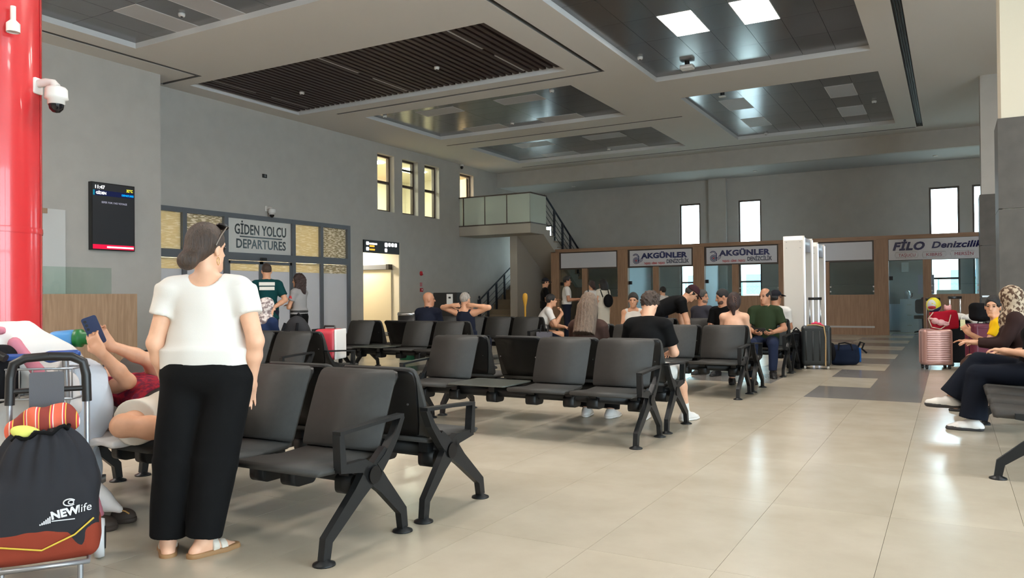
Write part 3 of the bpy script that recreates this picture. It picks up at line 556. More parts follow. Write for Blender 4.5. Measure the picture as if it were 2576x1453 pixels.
# ------------------------------------------------------------------ information counter at the left block, wall display, red column
t = thing('service_counter', 'oak panelled service counter with glass screen before the left wall', 'counter', (-12.84, 8.9, 0)); M_OAK = wood('counter_oak', (158, 128, 102), (184, 154, 126))
MB().box((-.8, -3.2, 0), (-.04, 0, 1.26)).build('body', M_WHITE, t); MB().box((-.04, -1.68, .02), (0, 0, 1.29)).build('front_panel', M_OAK, t); MB().box((-.04, -3.2, .02), (0, -1.69, 1.29)).build('front_panel', mat('counter_stone', (128, 124, 120), .4, noise=.2, nscale=40), t)
for (a, b) in ((-3.2, -1.9), (-1.89, -.97), (-.96, -.24)): MB().box((-.4, a, 1.26), (-.388, b, 1.76)).build('glass_panel', M_GLASSG, t)
MB().box((-.42, -1.92, 1.4), (-.37, -1.88, 1.46)).build('glass_clip', M_STEEL, t)
t = thing('door_3', None, None, (XB, 7.0, 0)); t['kind'] = 'structure'; MB().box((0, 0, 0), (.03, 1.31, 2.83)).build('door_leaf', mat('white_door', (214, 214, 212), .5), t); MB().box((0, .0, 2.74), (.06, .97, 2.83)).build('door_closer', M_OAK, t)
t = thing('departures_display', 'black portrait wall screen showing departures with no voyage', 'display', (XB+.004, 8.76, 2.13)); MB().box((0, 0, 0), (.1, .88, 1.28)).build('case', M_BLACKP, t)
MB().box((.1, .02, .02), (.104, .86, 1.26)).build('screen', mat('screen_dark', (44, 46, 50), .3, emit=.15), t); S = lambda nm, y, z, w_, h_, m: MB().box((.104, y, z), (.107, y+w_, z+h_)).build(nm, m, t)
S('title_bar', .03, 1.03, .82, .1, emis('screen_navy', (30, 36, 70), .8)); S('accent', .03, 1.03, .03, .1, emis('screen_cyan', (0, 190, 220), 1.4)); S('ticker', .02, .02, .84, .085, emis('screen_red', (214, 30, 66), 1.0)); S('ticker_text_bar', .3, .045, .55, .03, emis('screen_white', (255, 240, 250), 2.))
ew, ey, eb, eg = emis('screen_text_white', (255, 255, 255), 2.), emis('screen_yellow', (250, 235, 60), 1.6), emis('screen_blue', (0, 150, 240), 1.4), emis('screen_grey', (150, 150, 165), .8)
for (bd, sz, y, z, m, wd) in (('11:47', .09, .05, 1.16, ew, .19), ('32°C', .07, .7, 1.15, ey, .13), ('GİDEN', .07, .08, 1.055, ew, .2), ('DEPARTURES', .05, .6, 1.06, eb, .25), ('SEFER YOK / NO VOYAGE', .05, .19, .89, eg, .52)):
    text(bd, sz, (XB+.114, 8.76+y, 2.13+z), (0, 1, 0), (0, 0, 1), m, t, bold=.0012, width=wd, ext=.001)
t = thing('red_column', 'glossy red round metal column at the left edge', 'column', (-6.96, 3.5, 0)); RC = mat('red_gloss_paint', (206, 52, 56), .25, coat=.3)
R_ = .36
MB().lathe([(R_, 0), (R_, 1.76)], n=48).build('lower_shell', RC, t); MB().lathe([(R_, 1.765), (R_, CZ)], n=48).build('upper_shell', RC, t); MB().lathe([(R_+.004, 1.74), (R_+.006, 1.76), (R_+.004, 1.79)], n=48).build('joint_band', RC, t)
av = math.atan2(-3.5, 6.96)
for q in (av-.45, av+1.2): MB().box((-.004, -.004, 0), (.004, .004, CZ)).build('seam', mat('red_seam', (160, 20, 30), .4), t, loc=(R_*math.cos(q), R_*math.sin(q), 0), rot=(0, 0, q))
MB().lathe([(.05, -.01), (.05, .06), (.02, .09), (.02, .2)], (.42, -.05, 3.35), 12).build('bracket', M_WHITEP, t)
def dome_camera(name, label, loc, rz, s=1.):
    t = thing(name, label, 'security camera', loc, rz); t.scale = (s, s, s)
    MB().rbox((-.02, -.05, -.07), (.02, .05, .07), .015, axis=0).build('wall_plate', M_WHITEP, t); MB().tube([(0, 0, .02), (.1, 0, .03), (.16, 0, .02), (.19, 0, -.02)], [.035, .035, .035, .04], 10).build('arm', M_WHITEP, t)
    MB().lathe([(.001, 0), (.075, -.01), (.09, -.03), (.092, -.09), (.096, -.11), (.07, -.12), (.07, -.16), (.001, -.16)], (.19, 0, -.01), 24).build('housing', M_WHITEP, t); MB().lathe([(.062, -.16), (.055, -.2), (.03, -.228), (.001, -.235)], (.19, 0, -.01), 20).build('dome', mat('smoked_dome', (18, 18, 24), .08), t)
    return t
pc = atz(95, 770, 0); ang = av+1.05
dome_camera('dome_camera', 'white dome camera on an arm fixed to the red column', (-6.96+R_*math.cos(ang), 3.5+R_*math.sin(ang), 2.98), ang-.2, .95)
dome_camera('dome_camera', 'small white dome camera on the wall above the departures sign', (XL, 13.8, 3.42), 0, .95)
t = thing('bullet_camera', 'tiny dark camera under the ceiling left of the balcony door', 'security camera', (XL+.06, 22.6, 5.72)); MB().lathe([(.001, 0), (.05, 0), (.05, -.06), (.03, -.09), (.001, -.1)], n=12).build('dome', M_BLACKP, t); MB().lathe([(.06, .06), (.06, 0), (.001, 0)], n=12).build('base', M_WHITEP, t)
t = thing('wall_socket', 'small dark socket high on the grey left wall', 'wall socket', (XL, 13.66, 4.18)); MB().rbox((0, 0, 0), (.02, .14, .09), .01, axis=0).build('plate', M_BLACKP, t); MB().cyl((.02, .07, .045), (.028, .07, .045), .03).build('outlet', M_FRAME, t)
t = thing('fire_alarm_bell', 'round red fire alarm on the wall right of the cream passage', 'fire alarm', (XL, 20.24, 1.95)); MB().lathe([(.07, 0), (.07, .03), (.05, .06), (.001, .065)], axis=0, n=18).build('bell', mat('alarm_red', (176, 20, 36), .3), t); MB().lathe([(.075, 0), (.075, .015), (.001, .015)], axis=0, n=18).build('base', mat('alarm_red', (176, 20, 36), .3), t)
t = thing('fire_call_point', 'small red call point with sign below the round alarm', 'call point', (XL, 20.18, 1.36)); MB().rbox((0, 0, 0), (.04, .12, .12), .01, axis=0).build('box', mat('alarm_red', (176, 20, 36), .3), t); MB().box((.04, .04, .04), (.044, .08, .09)).build('glass', M_WHITEP, t); MB().box((0, 0, .17), (.006, .12, .3)).build('sign', mat('alarm_sign', (196, 120, 124), .5), t)
# ------------------------------------------------------------------ metal detectors, bin, cabinet
DW = mat('detector_white', (236, 232, 224), .4); DG = mat('detector_grey', (176, 180, 188), .4); LED = emis('detector_led', (210, 228, 255), 1.6)
for k, (px_, dep, lb) in enumerate(((2026, 13.0, 'white walk-through metal detector, front one of two by the booths'), (2060, 14.1, 'white walk-through metal detector, rear one of two by the booths'))):
    p = atz(px_, 760, 0); d = ray(px_, 900); q = d*dep; t = thing('metal_detector', lb, 'metal detector', (q.x, q.y, 0), .0)
    Hh = 2.16 if k == 0 else 2.12
    for s in (0, -1):
        xo = -.0 if s == 0 else 0; y0 = 0 if s == 0 else .85
        MB().rbox((-.34, y0, 0), (0, y0+.1, Hh), .03).build('side_panel', DW, t); MB().box((.0, y0+.02, .05), (.012, y0+.045, Hh-.03)).build('light_strip', LED, t); MB().box((-.32, y0-.004, .03), (-.02, y0, Hh-.07)).build('cover', DW, t)
        for (sx, sz) in ((-.28, Hh-.1), (-.06, Hh-.1), (-.28, Hh-.2), (-.06, Hh-.2)): MB().cyl((sx, y0-.008, sz), (sx, y0-.003, sz), .008, 8).build('screw', M_STEEL, t)
    MB().rbox((-.3, .1, Hh-.25), (-.02, .85, Hh-.02), .03).build('crossbar', DG, t)
p = aty(1028, 780, 17.6)
t = thing('waste_bin', 'green waste bin with steel top by the left wall', 'bin', (ray(1027, 760).x*14.8, ray(1027, 760).y*14.8, 0)); MB().lathe([(.001, 0), (.17, 0), (.19, .62), (.001, .62)], n=20).build('body', mat('green_bin', (24, 96, 70), .5), t); MB().lathe([(.2, .62), (.2, .86), (.001, .86)], n=20).build('hood', M_BLACKP, t); MB().lathe([(.001, .9), (.2, .9), (.21, .86), (.2, .84)], n=20).build('lid', M_STEEL, t)
t = thing('black_cabinet', 'tall black cabinet with a white notice near the stairs', 'cabinet', (ray(1090, 760).x*17.2, ray(1090, 760).y*17.2, 0)); MB().box((0, 0, 0), (.62, .5, 1.28)).build('body', M_BLACKP, t); n_ = MB().box((.36, -.005, 1.02), (.52, 0, 1.25)).build('notice', M_WHITEP, t); MB().box((.41, -.007, 1.15), (.47, -.005, 1.19)).build('printed_mark', M_BLACKP, n_)
t = thing('yellow_post', 'mustard yellow rounded post behind the man in white T-shirt', 'post', (ray(1321, 760).x*15, ray(1321, 760).y*15, 0)); MB().lathe([(.001, 1.25), (.04, 1.23), (.052, 1.16), (.035, 1.06), (.018, .98), (.018, 0)], n=14).build('head', mat('mustard', (190, 140, 40), .6), t); MB().lathe([(.001, .02), (.15, .015), (.15, 0)], n=14).build('base', M_BLACKM, t)
# ------------------------------------------------------------------ waiting benches
M_PAD = mat('bench_pad_grey', (57, 56, 54), .6, noise=.06, nscale=30, bump=.3, bscale=420, bdist=.002, spec=.3); M_SHELL = mat('bench_shell_black', (12, 12, 13), .42, spec=.3); M_CAST = mat('bench_cast_frame', (27, 29, 31), .42, metal=.2, spec=.4); M_TABLE = mat('bench_table_olive_grey', (74, 77, 72), .35)
def loft(prof, th, mb=None, mi=0):
    mb = mb or MB(); n = len(prof); vs = []
    for side in (0, 1):
        for i, (y, z, hw) in enumerate(prof):
            a = prof[max(i-1, 0)]; b = prof[min(i+1, n-1)]; ty, tz = b[0]-a[0], b[1]-a[1]; l = math.hypot(ty, tz); ny, nz = tz/l, -ty/l
            e = .006 if side else 0
            vs += [(-hw+e, y+ny*th*side, z+nz*th*side), (hw-e, y+ny*th*side, z+nz*th*side)]
    fs = []; o = 2*n
    for i in range(n-1):
        a, b = 2*i, 2*i+2
        fs += [(a, a+1, b+1, b), (o+a, o+b, o+b+1, o+a+1), (a, b, o+b, o+a), (a+1, o+a+1, o+b+1, b+1)]
    fs += [(0, o, o+1, 1), (2*n-2, 2*n-1, o+2*n-1, o+2*n-2)]
    return mb.add(vs, fs, mi, True)
def mk(mb, name, mats):
    o = mb.build(name, mats); me = o.data; bpy.data.objects.remove(o)
    bv = None
    return me
ME = {}
ME['seat'] = mk(loft([(-.635, .385, .255), (-.632, .40, .268), (-.61, .412, .272), (-.52, .408, .272), (-.45, .404, .272), (-.40, .402, .25), (-.36, .402, .232), (-.2, .41, .228), (-.165, .418, .222)], .028), 'seat', M_PAD)
ME['pad'] = mk(loft([(-.197, .422, .243), (-.19, .438, .252), (-.17, .5, .255), (-.125, .62, .257), (-.09, .71, .257), (-.066, .762, .256), (-.052, .79, .25), (-.042, .803, .24), (-.03, .81, .222)], .02), 'back_pad', M_PAD)
ME['shell'] = mk(loft([(-.172, .43, .175), (-.15, .49, .195), (-.1, .63, .225), (-.06, .735, .246), (-.03, .78, .25), (-.012, .798, .235), (-.002, .803, .205)], .016), 'backrest', M_SHELL)
ME['table'] = mk(MB().rbox((-.285, -.64, .412), (.285, -.13, .424), .02), 'table_top', M_TABLE)
ME['beam'] = {}
br = MB().rbox((-.05, -.37, .24), (.05, -.22, .335), .03, axis=0).box((-.03, -.36, .33), (.03, -.2, .4)); ME['bracket'] = mk(br, 'seat_bracket', M_CAST)
lg = MB(); h = .018
lg.bars([(-.30, .35), (-.40, .265), (-.60, .105), (-.615, .02)], [.11, .075, .05, .045], -h, h); lg.bars([(-.30, .35), (-.21, .265), (-.062, .11), (-.05, .02)], [.11, .075, .05, .045], -h, h)
lg.bars([(-.29, .33), (-.36, .39), (-.52, .402)], [.1, .06, .035], -h, h); lg.bars([(-.29, .33), (-.215, .41), (-.19, .44)], [.1, .07, .05], -h, h)
ME['leg'] = mk(lg, 'leg', M_CAST)
ME['foot'] = mk(MB().lathe([(.001, .03), (.02, .028), (.026, .018), (.05, .008), (.052, .0), (.001, 0)], n=18), 'foot_pad', M_CAST)
ME['arm'] = mk(MB().bars([(-.505, .40), (-.518, .56)], [.042, .03], -.022, .022).bars([(-.53, .565), (-.30, .578), (-.06, .588)], [.018, .016, .018], -.024, .024).bars([(-.066, .585), (-.115, .5), (-.2, .40), (-.25, .36)], [.03, .036, .045, .06], -.022, .022), 'armrest', M_CAST)
ME['cap'] = mk(MB().cyl((-.027, -.29, .335), (.027, -.29, .335), .042, 20), 'hub_cap', M_SHELL)
ME['screw'] = mk(MB().cyl((0, 0, 0), (0, .006, 0), .006, 8), 'screw', M_STEEL)
def child(me, nm, p, loc=(0, 0, 0), rot=None):
    o = bpy.data.objects.new(nm, me); COL.objects.link(o); o.parent = p; o.location = loc
    if rot: o.rotation_euler = rot
    return o
PITCHM = .58
def bench(label, cx, cy, rz, mods, arms=(1, 1)):
    n = len(mods); L_ = n*PITCHM; t = thing('waiting_bench', label, 'bench', (cx, cy, 0), rz, 'black waiting benches')
    MB().rbox((-L_/2, -.335, .285), (L_/2, -.255, .375), .035, axis=0).build('beam', M_CAST, t)
    for k, sx in enumerate((-1, 1)):
        l = child(ME['leg'], 'leg', t, (sx*L_/2, 0, 0))
        for y in (-.615, -.05): child(ME['foot'], 'foot_pad', l, (0, y, 0))
        child(ME['cap'], 'hub_cap', l)
        if arms[k]: child(ME['arm'], 'armrest', t, (sx*L_/2, 0, 0))
    for i, m in enumerate(mods):
        x = -L_/2+(i+.5)*PITCHM
        if m == 'T': child(ME['table'], 'table_top', t, (x, 0, 0)); child(ME['bracket'], 'seat_bracket', t, (x, 0, 0)); continue
        child(ME['seat'], 'seat', t, (x, 0, 0)); b = child(ME['shell'], 'backrest', t, (x, 0, 0)); child(ME['pad'], 'back_pad', b)
        for q in (-.19, .19): child(ME['screw'], 'screw', b, (q, -.055, .61)); child(ME['bracket'], 'seat_bracket', t, (x+q*.95, 0, 0))
    return t
PI = math.pi
BC = {}   # key: (centre x, centre y, rz)
def addb(key, label, right, cy, rz, mods, arms=(1, 1)):
    cx = right-PITCHM*len(mods)/2; BC[key] = (cx, cy, rz, len(mods)); return bench(label, cx, cy, rz, mods, arms)
addb('A1', 'black four-seat bench nearest the viewer, behind the standing woman in white', -2.43, 3.20, 0, 'SSSS')
addb('A2', 'black bench back to back with the nearest one, facing away', -2.43, 3.28, PI, 'SSSS')
addb('B1', 'black bench with a table plate in the middle of the picture, facing the viewer', -2.13, 6.30, 0, 'STSS')
addb('B2', 'black bench under the boy in black T-shirt and the long-haired woman', -2.13, 6.38, PI, 'SSSS')
addb('B3', 'black bench just right of the standing woman, facing the viewer', -6.10, 6.40, 0, 'SSSS')
addb('B4', 'black bench carrying the red suitcase, facing away', -6.10, 6.48, PI, 'SSSS')
addb('C1', 'black bench in front of the woman with the hair clip, facing the viewer', -2.10, 9.47, 0, 'SSSS')
addb('C2', 'black bench back to back behind the hair clip woman, facing the booths', -2.10, 9.55, PI, 'SSSS')
addb('C3', 'black bench with a table plate before the bald man', -6.40, 9.95, 0, 'STSS')
addb('C4', 'black bench under the bald man and the man in tank top', -6.40, 10.03, PI, 'SSSS')
addb('D1', 'black bench under the man in the dark green polo', -2.10, 12.17, 0, 'SSSS')
addb('D2', 'black bench facing the booths behind the green polo man', -2.10, 12.25, PI, 'SSSS')
addb('D3', 'black empty bench between the tank top man and the white T-shirt man', -6.42, 12.45, 0, 'SSSS')
addb('D4', 'black bench under the man in white T-shirt touching his mouth', -6.42, 12.53, PI, 'SSSS')
# bench along the right edge, facing left
BC['R1'] = (.86, 5.80+2*PITCHM, -PI/2, 4)
bench('black bench cut by the right picture edge, under the seated women', .86, 5.80+2*PITCHM, -PI/2, 'SSSS', (0, 0))
BC['R2'] = (.86, 5.80+4.15*PITCHM+1.5*PITCHM, -PI/2, 3)
bench('black bench at the right edge beyond the first, behind the luggage', .86, 5.80+4.15*PITCHM+1.5*PITCHM, -PI/2, 'SSS', (0, 0))
def seatpos(key, i, dy=0.):
    """world position of seat i (counted along the bench's own x) and the sitter's yaw"""
    cx, cy, rz, n = BC[key]; x = -n*PITCHM/2+(i+.5)*PITCHM; y = -.33-dy
    return (cx+x*math.cos(rz)-y*math.sin(rz), cy+x*math.sin(rz)+y*math.cos(rz)), rz+PI
# ------------------------------------------------------------------ signed-distance modelling for bodies, cloth and soft bags
V = lambda *a: np.array(a, float)
def nrm(v): v = np.asarray(v, float); l = np.linalg.norm(v); return v/l if l > 1e-9 else v
def p_cap(a, b, ra, rb=None, k=.02, op='u'):
    a = V(*a); b = V(*b); rb = ra if rb is None else rb; R = max(ra, rb)
    def f(X, Y, Z):
        d = b-a; L2 = max(d@d, 1e-9); px, py, pz = X-a[0], Y-a[1], Z-a[2]; t = np.clip((px*d[0]+py*d[1]+pz*d[2])/L2, 0, 1)
        return np.sqrt((px-t*d[0])**2+(py-t*d[1])**2+(pz-t*d[2])**2)-(ra+(rb-ra)*t)
    return f, np.minimum(a, b)-R, np.maximum(a, b)+R, k, op
def p_cone(a, b, ra, rb=None, k=.01, op='u', rnd=.004, flat=None, fr=1.):
    """cone with flat ends; flat = direction in which the section is widened by fr"""
    a = V(*a); b = V(*b); rb = ra if rb is None else rb; R = max(ra, rb)*max(fr, 1); L = np.linalg.norm(b-a); d = (b-a)/max(L, 1e-9)
    fl = None
    if flat is not None: fl = nrm(V(*flat)-d*(V(*flat)@d))
    def f(X, Y, Z):
        px, py, pz = X-a[0], Y-a[1], Z-a[2]; s = px*d[0]+py*d[1]+pz*d[2]; qx, qy, qz = px-s*d[0], py-s*d[1], pz-s*d[2]
        if fl is not None:
            w_ = qx*fl[0]+qy*fl[1]+qz*fl[2]; c = w_*(1/fr-1); qx, qy, qz = qx+c*fl[0], qy+c*fl[1], qz+c*fl[2]
        r = np.sqrt(qx*qx+qy*qy+qz*qz); t = np.clip(s/max(L, 1e-9), 0, 1); dr = r-(ra+(rb-ra)*t)+rnd; da = np.abs(s-L/2)-L/2+rnd
        return np.minimum(np.maximum(dr, da), 0)+np.sqrt(np.maximum(dr, 0)**2+np.maximum(da, 0)**2)-rnd
    return f, np.minimum(a, b)-R, np.maximum(a, b)+R, k, op
def p_ell(c, r, R=None, k=.02, op='u'):
    c = V(*c); r = V(*r); R = np.eye(3) if R is None else R
    def f(X, Y, Z):
        px, py, pz = X-c[0], Y-c[1], Z-c[2]; q = [(px*R[0, i]+py*R[1, i]+pz*R[2, i]) for i in range(3)]
        k0 = np.sqrt(sum((q[i]/r[i])**2 for i in range(3))); k1 = np.sqrt(sum((q[i]/r[i]**2)**2 for i in range(3)))
        return k0*(k0-1)/np.maximum(k1, 1e-6)
    m = r.max(); return f, c-m, c+m, k, op
def p_box(c, hs, R=None, rad=.01, k=.01, op='u'):
    c = V(*c); hs = V(*hs); R = np.eye(3) if R is None else R
    def f(X, Y, Z):
        px, py, pz = X-c[0], Y-c[1], Z-c[2]; q = [np.abs(px*R[0, i]+py*R[1, i]+pz*R[2, i])-hs[i]+rad for i in range(3)]
        return np.sqrt(sum(np.maximum(v, 0)**2 for v in q))+np.minimum(np.maximum(np.maximum(q[0], q[1]), q[2]), 0)-rad
    m = np.linalg.norm(hs); return f, c-m, c+m, k, op
def p_plane(pt, n, k=.005):
    """keep the side the normal points away from"""
    pt = V(*pt); n = nrm(n); return (lambda X, Y, Z: (X-pt[0])*n[0]+(Y-pt[1])*n[1]+(Z-pt[2])*n[2]), None, None, k, 'i'
def sdf(prims, vox, disp=None):
    lo = np.min([p[1] for p in prims if p[1] is not None and p[4] == 'u'], 0)-3*vox; hi = np.max([p[2] for p in prims if p[2] is not None and p[4] == 'u'], 0)+3*vox
    n = np.ceil((hi-lo)/vox).astype(int)+1; F = np.full(n, .5, np.float32); ax = [lo[i]+vox*np.arange(n[i]) for i in range(3)]
    for f, a, b, k, op in prims:
        if a is None: sl = (slice(0, n[0]), slice(0, n[1]), slice(0, n[2]))
        else:
            m = k+2.5*vox; i0 = np.clip(np.floor((a-m-lo)/vox).astype(int), 0, n); i1 = np.clip(np.ceil((b+m-lo)/vox).astype(int)+1, 0, n)
            if (i1 <= i0).any(): continue
            sl = tuple(slice(i0[i], i1[i]) for i in range(3))
        X, Y, Z = np.ix_(ax[0][sl[0]], ax[1][sl[1]], ax[2][sl[2]]); d = f(X, Y, Z); g = F[sl]; k = max(k, 1e-4)
        if op == 'u': h = np.clip(.5+.5*(g-d)/k, 0, 1); F[sl] = g*(1-h)+d*h-k*h*(1-h)
        elif op == 's': d = -d; h = np.clip(.5-.5*(g-d)/k, 0, 1); F[sl] = g*(1-h)+d*h+k*h*(1-h)
        else: h = np.clip(.5-.5*(g-d)/k, 0, 1); F[sl] = g*(1-h)+d*h+k*h*(1-h)
    if disp is not None:
        X, Y, Z = np.ix_(*ax); F += disp(X, Y, Z).astype(np.float32)
    return surfnet(F, lo, vox)
_CO = [(0, 0, 0), (1, 0, 0), (0, 1, 0), (1, 1, 0), (0, 0, 1), (1, 0, 1), (0, 1, 1), (1, 1, 1)]
_ED = [(0, 1), (2, 3), (4, 5), (6, 7), (0, 2), (1, 3), (4, 6), (5, 7), (0, 4), (1, 5), (2, 6), (3, 7)]
def surfnet(F, lo, h):
    S = F < 0; n = F.shape; c = np.zeros(tuple(x-1 for x in n), np.int8)
    for (i, j, k) in _CO: c += S[i:n[0]-1+i, j:n[1]-1+j, k:n[2]-1+k]
    idx = np.argwhere((c > 0) & (c < 8))
    if len(idx) == 0: return np.zeros((0, 3)), np.zeros((0, 4), int)
    vals = np.stack([F[idx[:, 0]+i, idx[:, 1]+j, idx[:, 2]+k] for (i, j, k) in _CO], 1); acc = np.zeros((len(idx), 3)); cnt = np.zeros(len(idx))
    co = np.array(_CO, float)
    for a, b in _ED:
        va, vb = vals[:, a], vals[:, b]; m = (va < 0) != (vb < 0); t = np.where(m, va/np.where(m, va-vb, 1), 0)
        acc += m[:, None]*(co[a]+t[:, None]*(co[b]-co[a])); cnt += m
    Vv = lo+(idx+acc/cnt[:, None])*h; vid = np.full(c.shape, -1, np.int64); vid[tuple(idx.T)] = np.arange(len(idx)); Q = []
    for axi in range(3):
        sa = [slice(1, n[i]-1) for i in range(3)]; sb = list(sa); sa[axi] = slice(0, n[axi]-1); sb[axi] = slice(1, n[axi])
        A, B = S[tuple(sa)], S[tuple(sb)]; e = np.argwhere(A != B)
        if len(e) == 0: continue
        fl = A[tuple(e.T)]; u, v = [(1, 2), (2, 0), (0, 1)][axi]; base = e.copy(); base[:, u] += 1; base[:, v] += 1
        def cell(du, dv):
            q = base.copy(); q[:, u] += du; q[:, v] += dv; return vid[tuple(q.T)]
        q = np.stack([cell(-1, -1), cell(0, -1), cell(0, 0), cell(-1, 0)], 1); q[~fl] = q[~fl][:, ::-1]; Q.append(q)
    Q = np.concatenate(Q); return Vv, Q[(Q >= 0).all(1)]
def soft(name, prims, vox, m, parent=None, disp=None, **kw):
    Vv, Q = sdf(prims, vox, disp); me = bpy.data.meshes.new(name)
    me.vertices.add(len(Vv)); me.vertices.foreach_set('co', Vv.ravel().astype(np.float32))
    me.loops.add(Q.size); me.loops.foreach_set('vertex_index', Q.ravel().astype(np.int32)); me.polygons.add(len(Q)); me.polygons.foreach_set('loop_start', np.arange(0, Q.size, 4, dtype=np.int32))
    me.update(calc_edges=True); me.polygons.foreach_set('use_smooth', np.ones(len(Q), bool))
    return link(name, me, m, parent, **kw)
def folds(amp, fx, fy, fz, ph=0.): return lambda X, Y, Z: amp*(np.sin(fx*X+2.1*np.sin(9*Z+ph)+ph)*np.sin(fy*Y+1.7*np.cos(7*X+ph))+.6*np.sin(fz*Z+2*np.sin(8*X+1.3*ph)+6*Y))
def curls(amp, f): return lambda X, Y, Z: amp*(np.sin(f*X+np.sin(f*.7*Z))*np.sin(f*Y+1.3*np.sin(f*.6*X))*np.sin(f*Z+np.cos(f*.8*Y)))
# ------------------------------------------------------------------ people
SK = {'fair': (222, 172, 142), 'mid': (205, 152, 120), 'tan': (184, 130, 100), 'dark': (158, 110, 86)}
def skin(k): return mat('skin_'+k, SK[k], .5, noise=.05, nscale=25)
def cloth(name, rgb, **kw): return mat('cloth_'+name, rgb, kw.pop('rough', .85), bump=kw.pop('bump', .25), bscale=kw.pop('bscale', 260), bdist=kw.pop('bdist', .0015), spec=.14, **kw)
HAIRC = {'black': (24, 20, 19), 'brown': (58, 42, 32), 'auburn': (46, 26, 22), 'grey': (150, 142, 134), 'light': (104, 84, 68), 'dkgrey': (66, 60, 56)}
def hairm(k): return mat('hair_'+k, HAIRC[k], .48, noise=.4, nscale=10, stretch=(9, 9, 1.2), bump=.8, bscale=22, bdist=.012)
def frame(yaw, pitch, roll=0.):
    f = V(math.sin(yaw)*math.cos(pitch), math.cos(yaw)*math.cos(pitch), math.sin(pitch)); r = V(math.cos(yaw), -math.sin(yaw), 0); u = np.cross(r, f)
    r2 = math.cos(roll)*r+math.sin(roll)*u; u2 = -math.sin(roll)*r+math.cos(roll)*u; return np.stack([r2, f, u2], 1)
def hand_prims(w_, d, n, right, curl, s, spread=0.):
    d = nrm(d); n = nrm(np.asarray(n, float)-d*(np.asarray(n, float)@d)); t = np.cross(d, n)*(1 if right else -1); R = np.stack([t, d, n], 1); P = []
    P.append(p_box(w_+d*.048*s, (.038*s, .05*s, .015*s), R, .013*s, .012*s)); P.append(p_cap(w_-d*.02*s, w_+d*.02*s, .026*s, .028*s, .015*s))
    for i, L_ in enumerate((.072, .08, .074, .058)):
        b = w_+d*(.088-.004*abs(i-1))*s+t*(.029-.0195*i)*s; dd = nrm(d+t*(.06-.05*i)*(1+spread)); seg = [b]
        for q, fr in enumerate((.45, .32, .26)):
            an = curl*(.55, 1.25, 1.8)[q]; dr = dd*math.cos(an)+n*math.sin(an); seg.append(seg[-1]+dr*L_*fr*s)
        for q in range(3): P.append(p_cap(seg[q], seg[q+1], (.0094-.0008*q)*s, (.0088-.0009*q)*s, .003*s))
    b = w_+d*.02*s+t*.028*s; m1 = b+nrm(d*.65+t*.65+n*.3)*.04*s; m2 = m1+nrm(d*.9+t*.25*(1-curl)+n*(.2+.5*curl))*.032*s; m3 = m2+nrm(d*.9+n*(.3+.6*curl))*.022*s
    P += [p_cap(b, m1, .0145*s, .0115*s, .012*s), p_cap(m1, m2, .011*s, .0098*s, .003*s), p_cap(m2, m3, .0095*s, .008*s, .003*s)]
    return P
HANG = dict(u=(.16, -.05, -1), f=(.05, .2, -1)); LAP = dict(u=(.12, .25, -1), f=(-.35, .9, -.12), curl=.5)
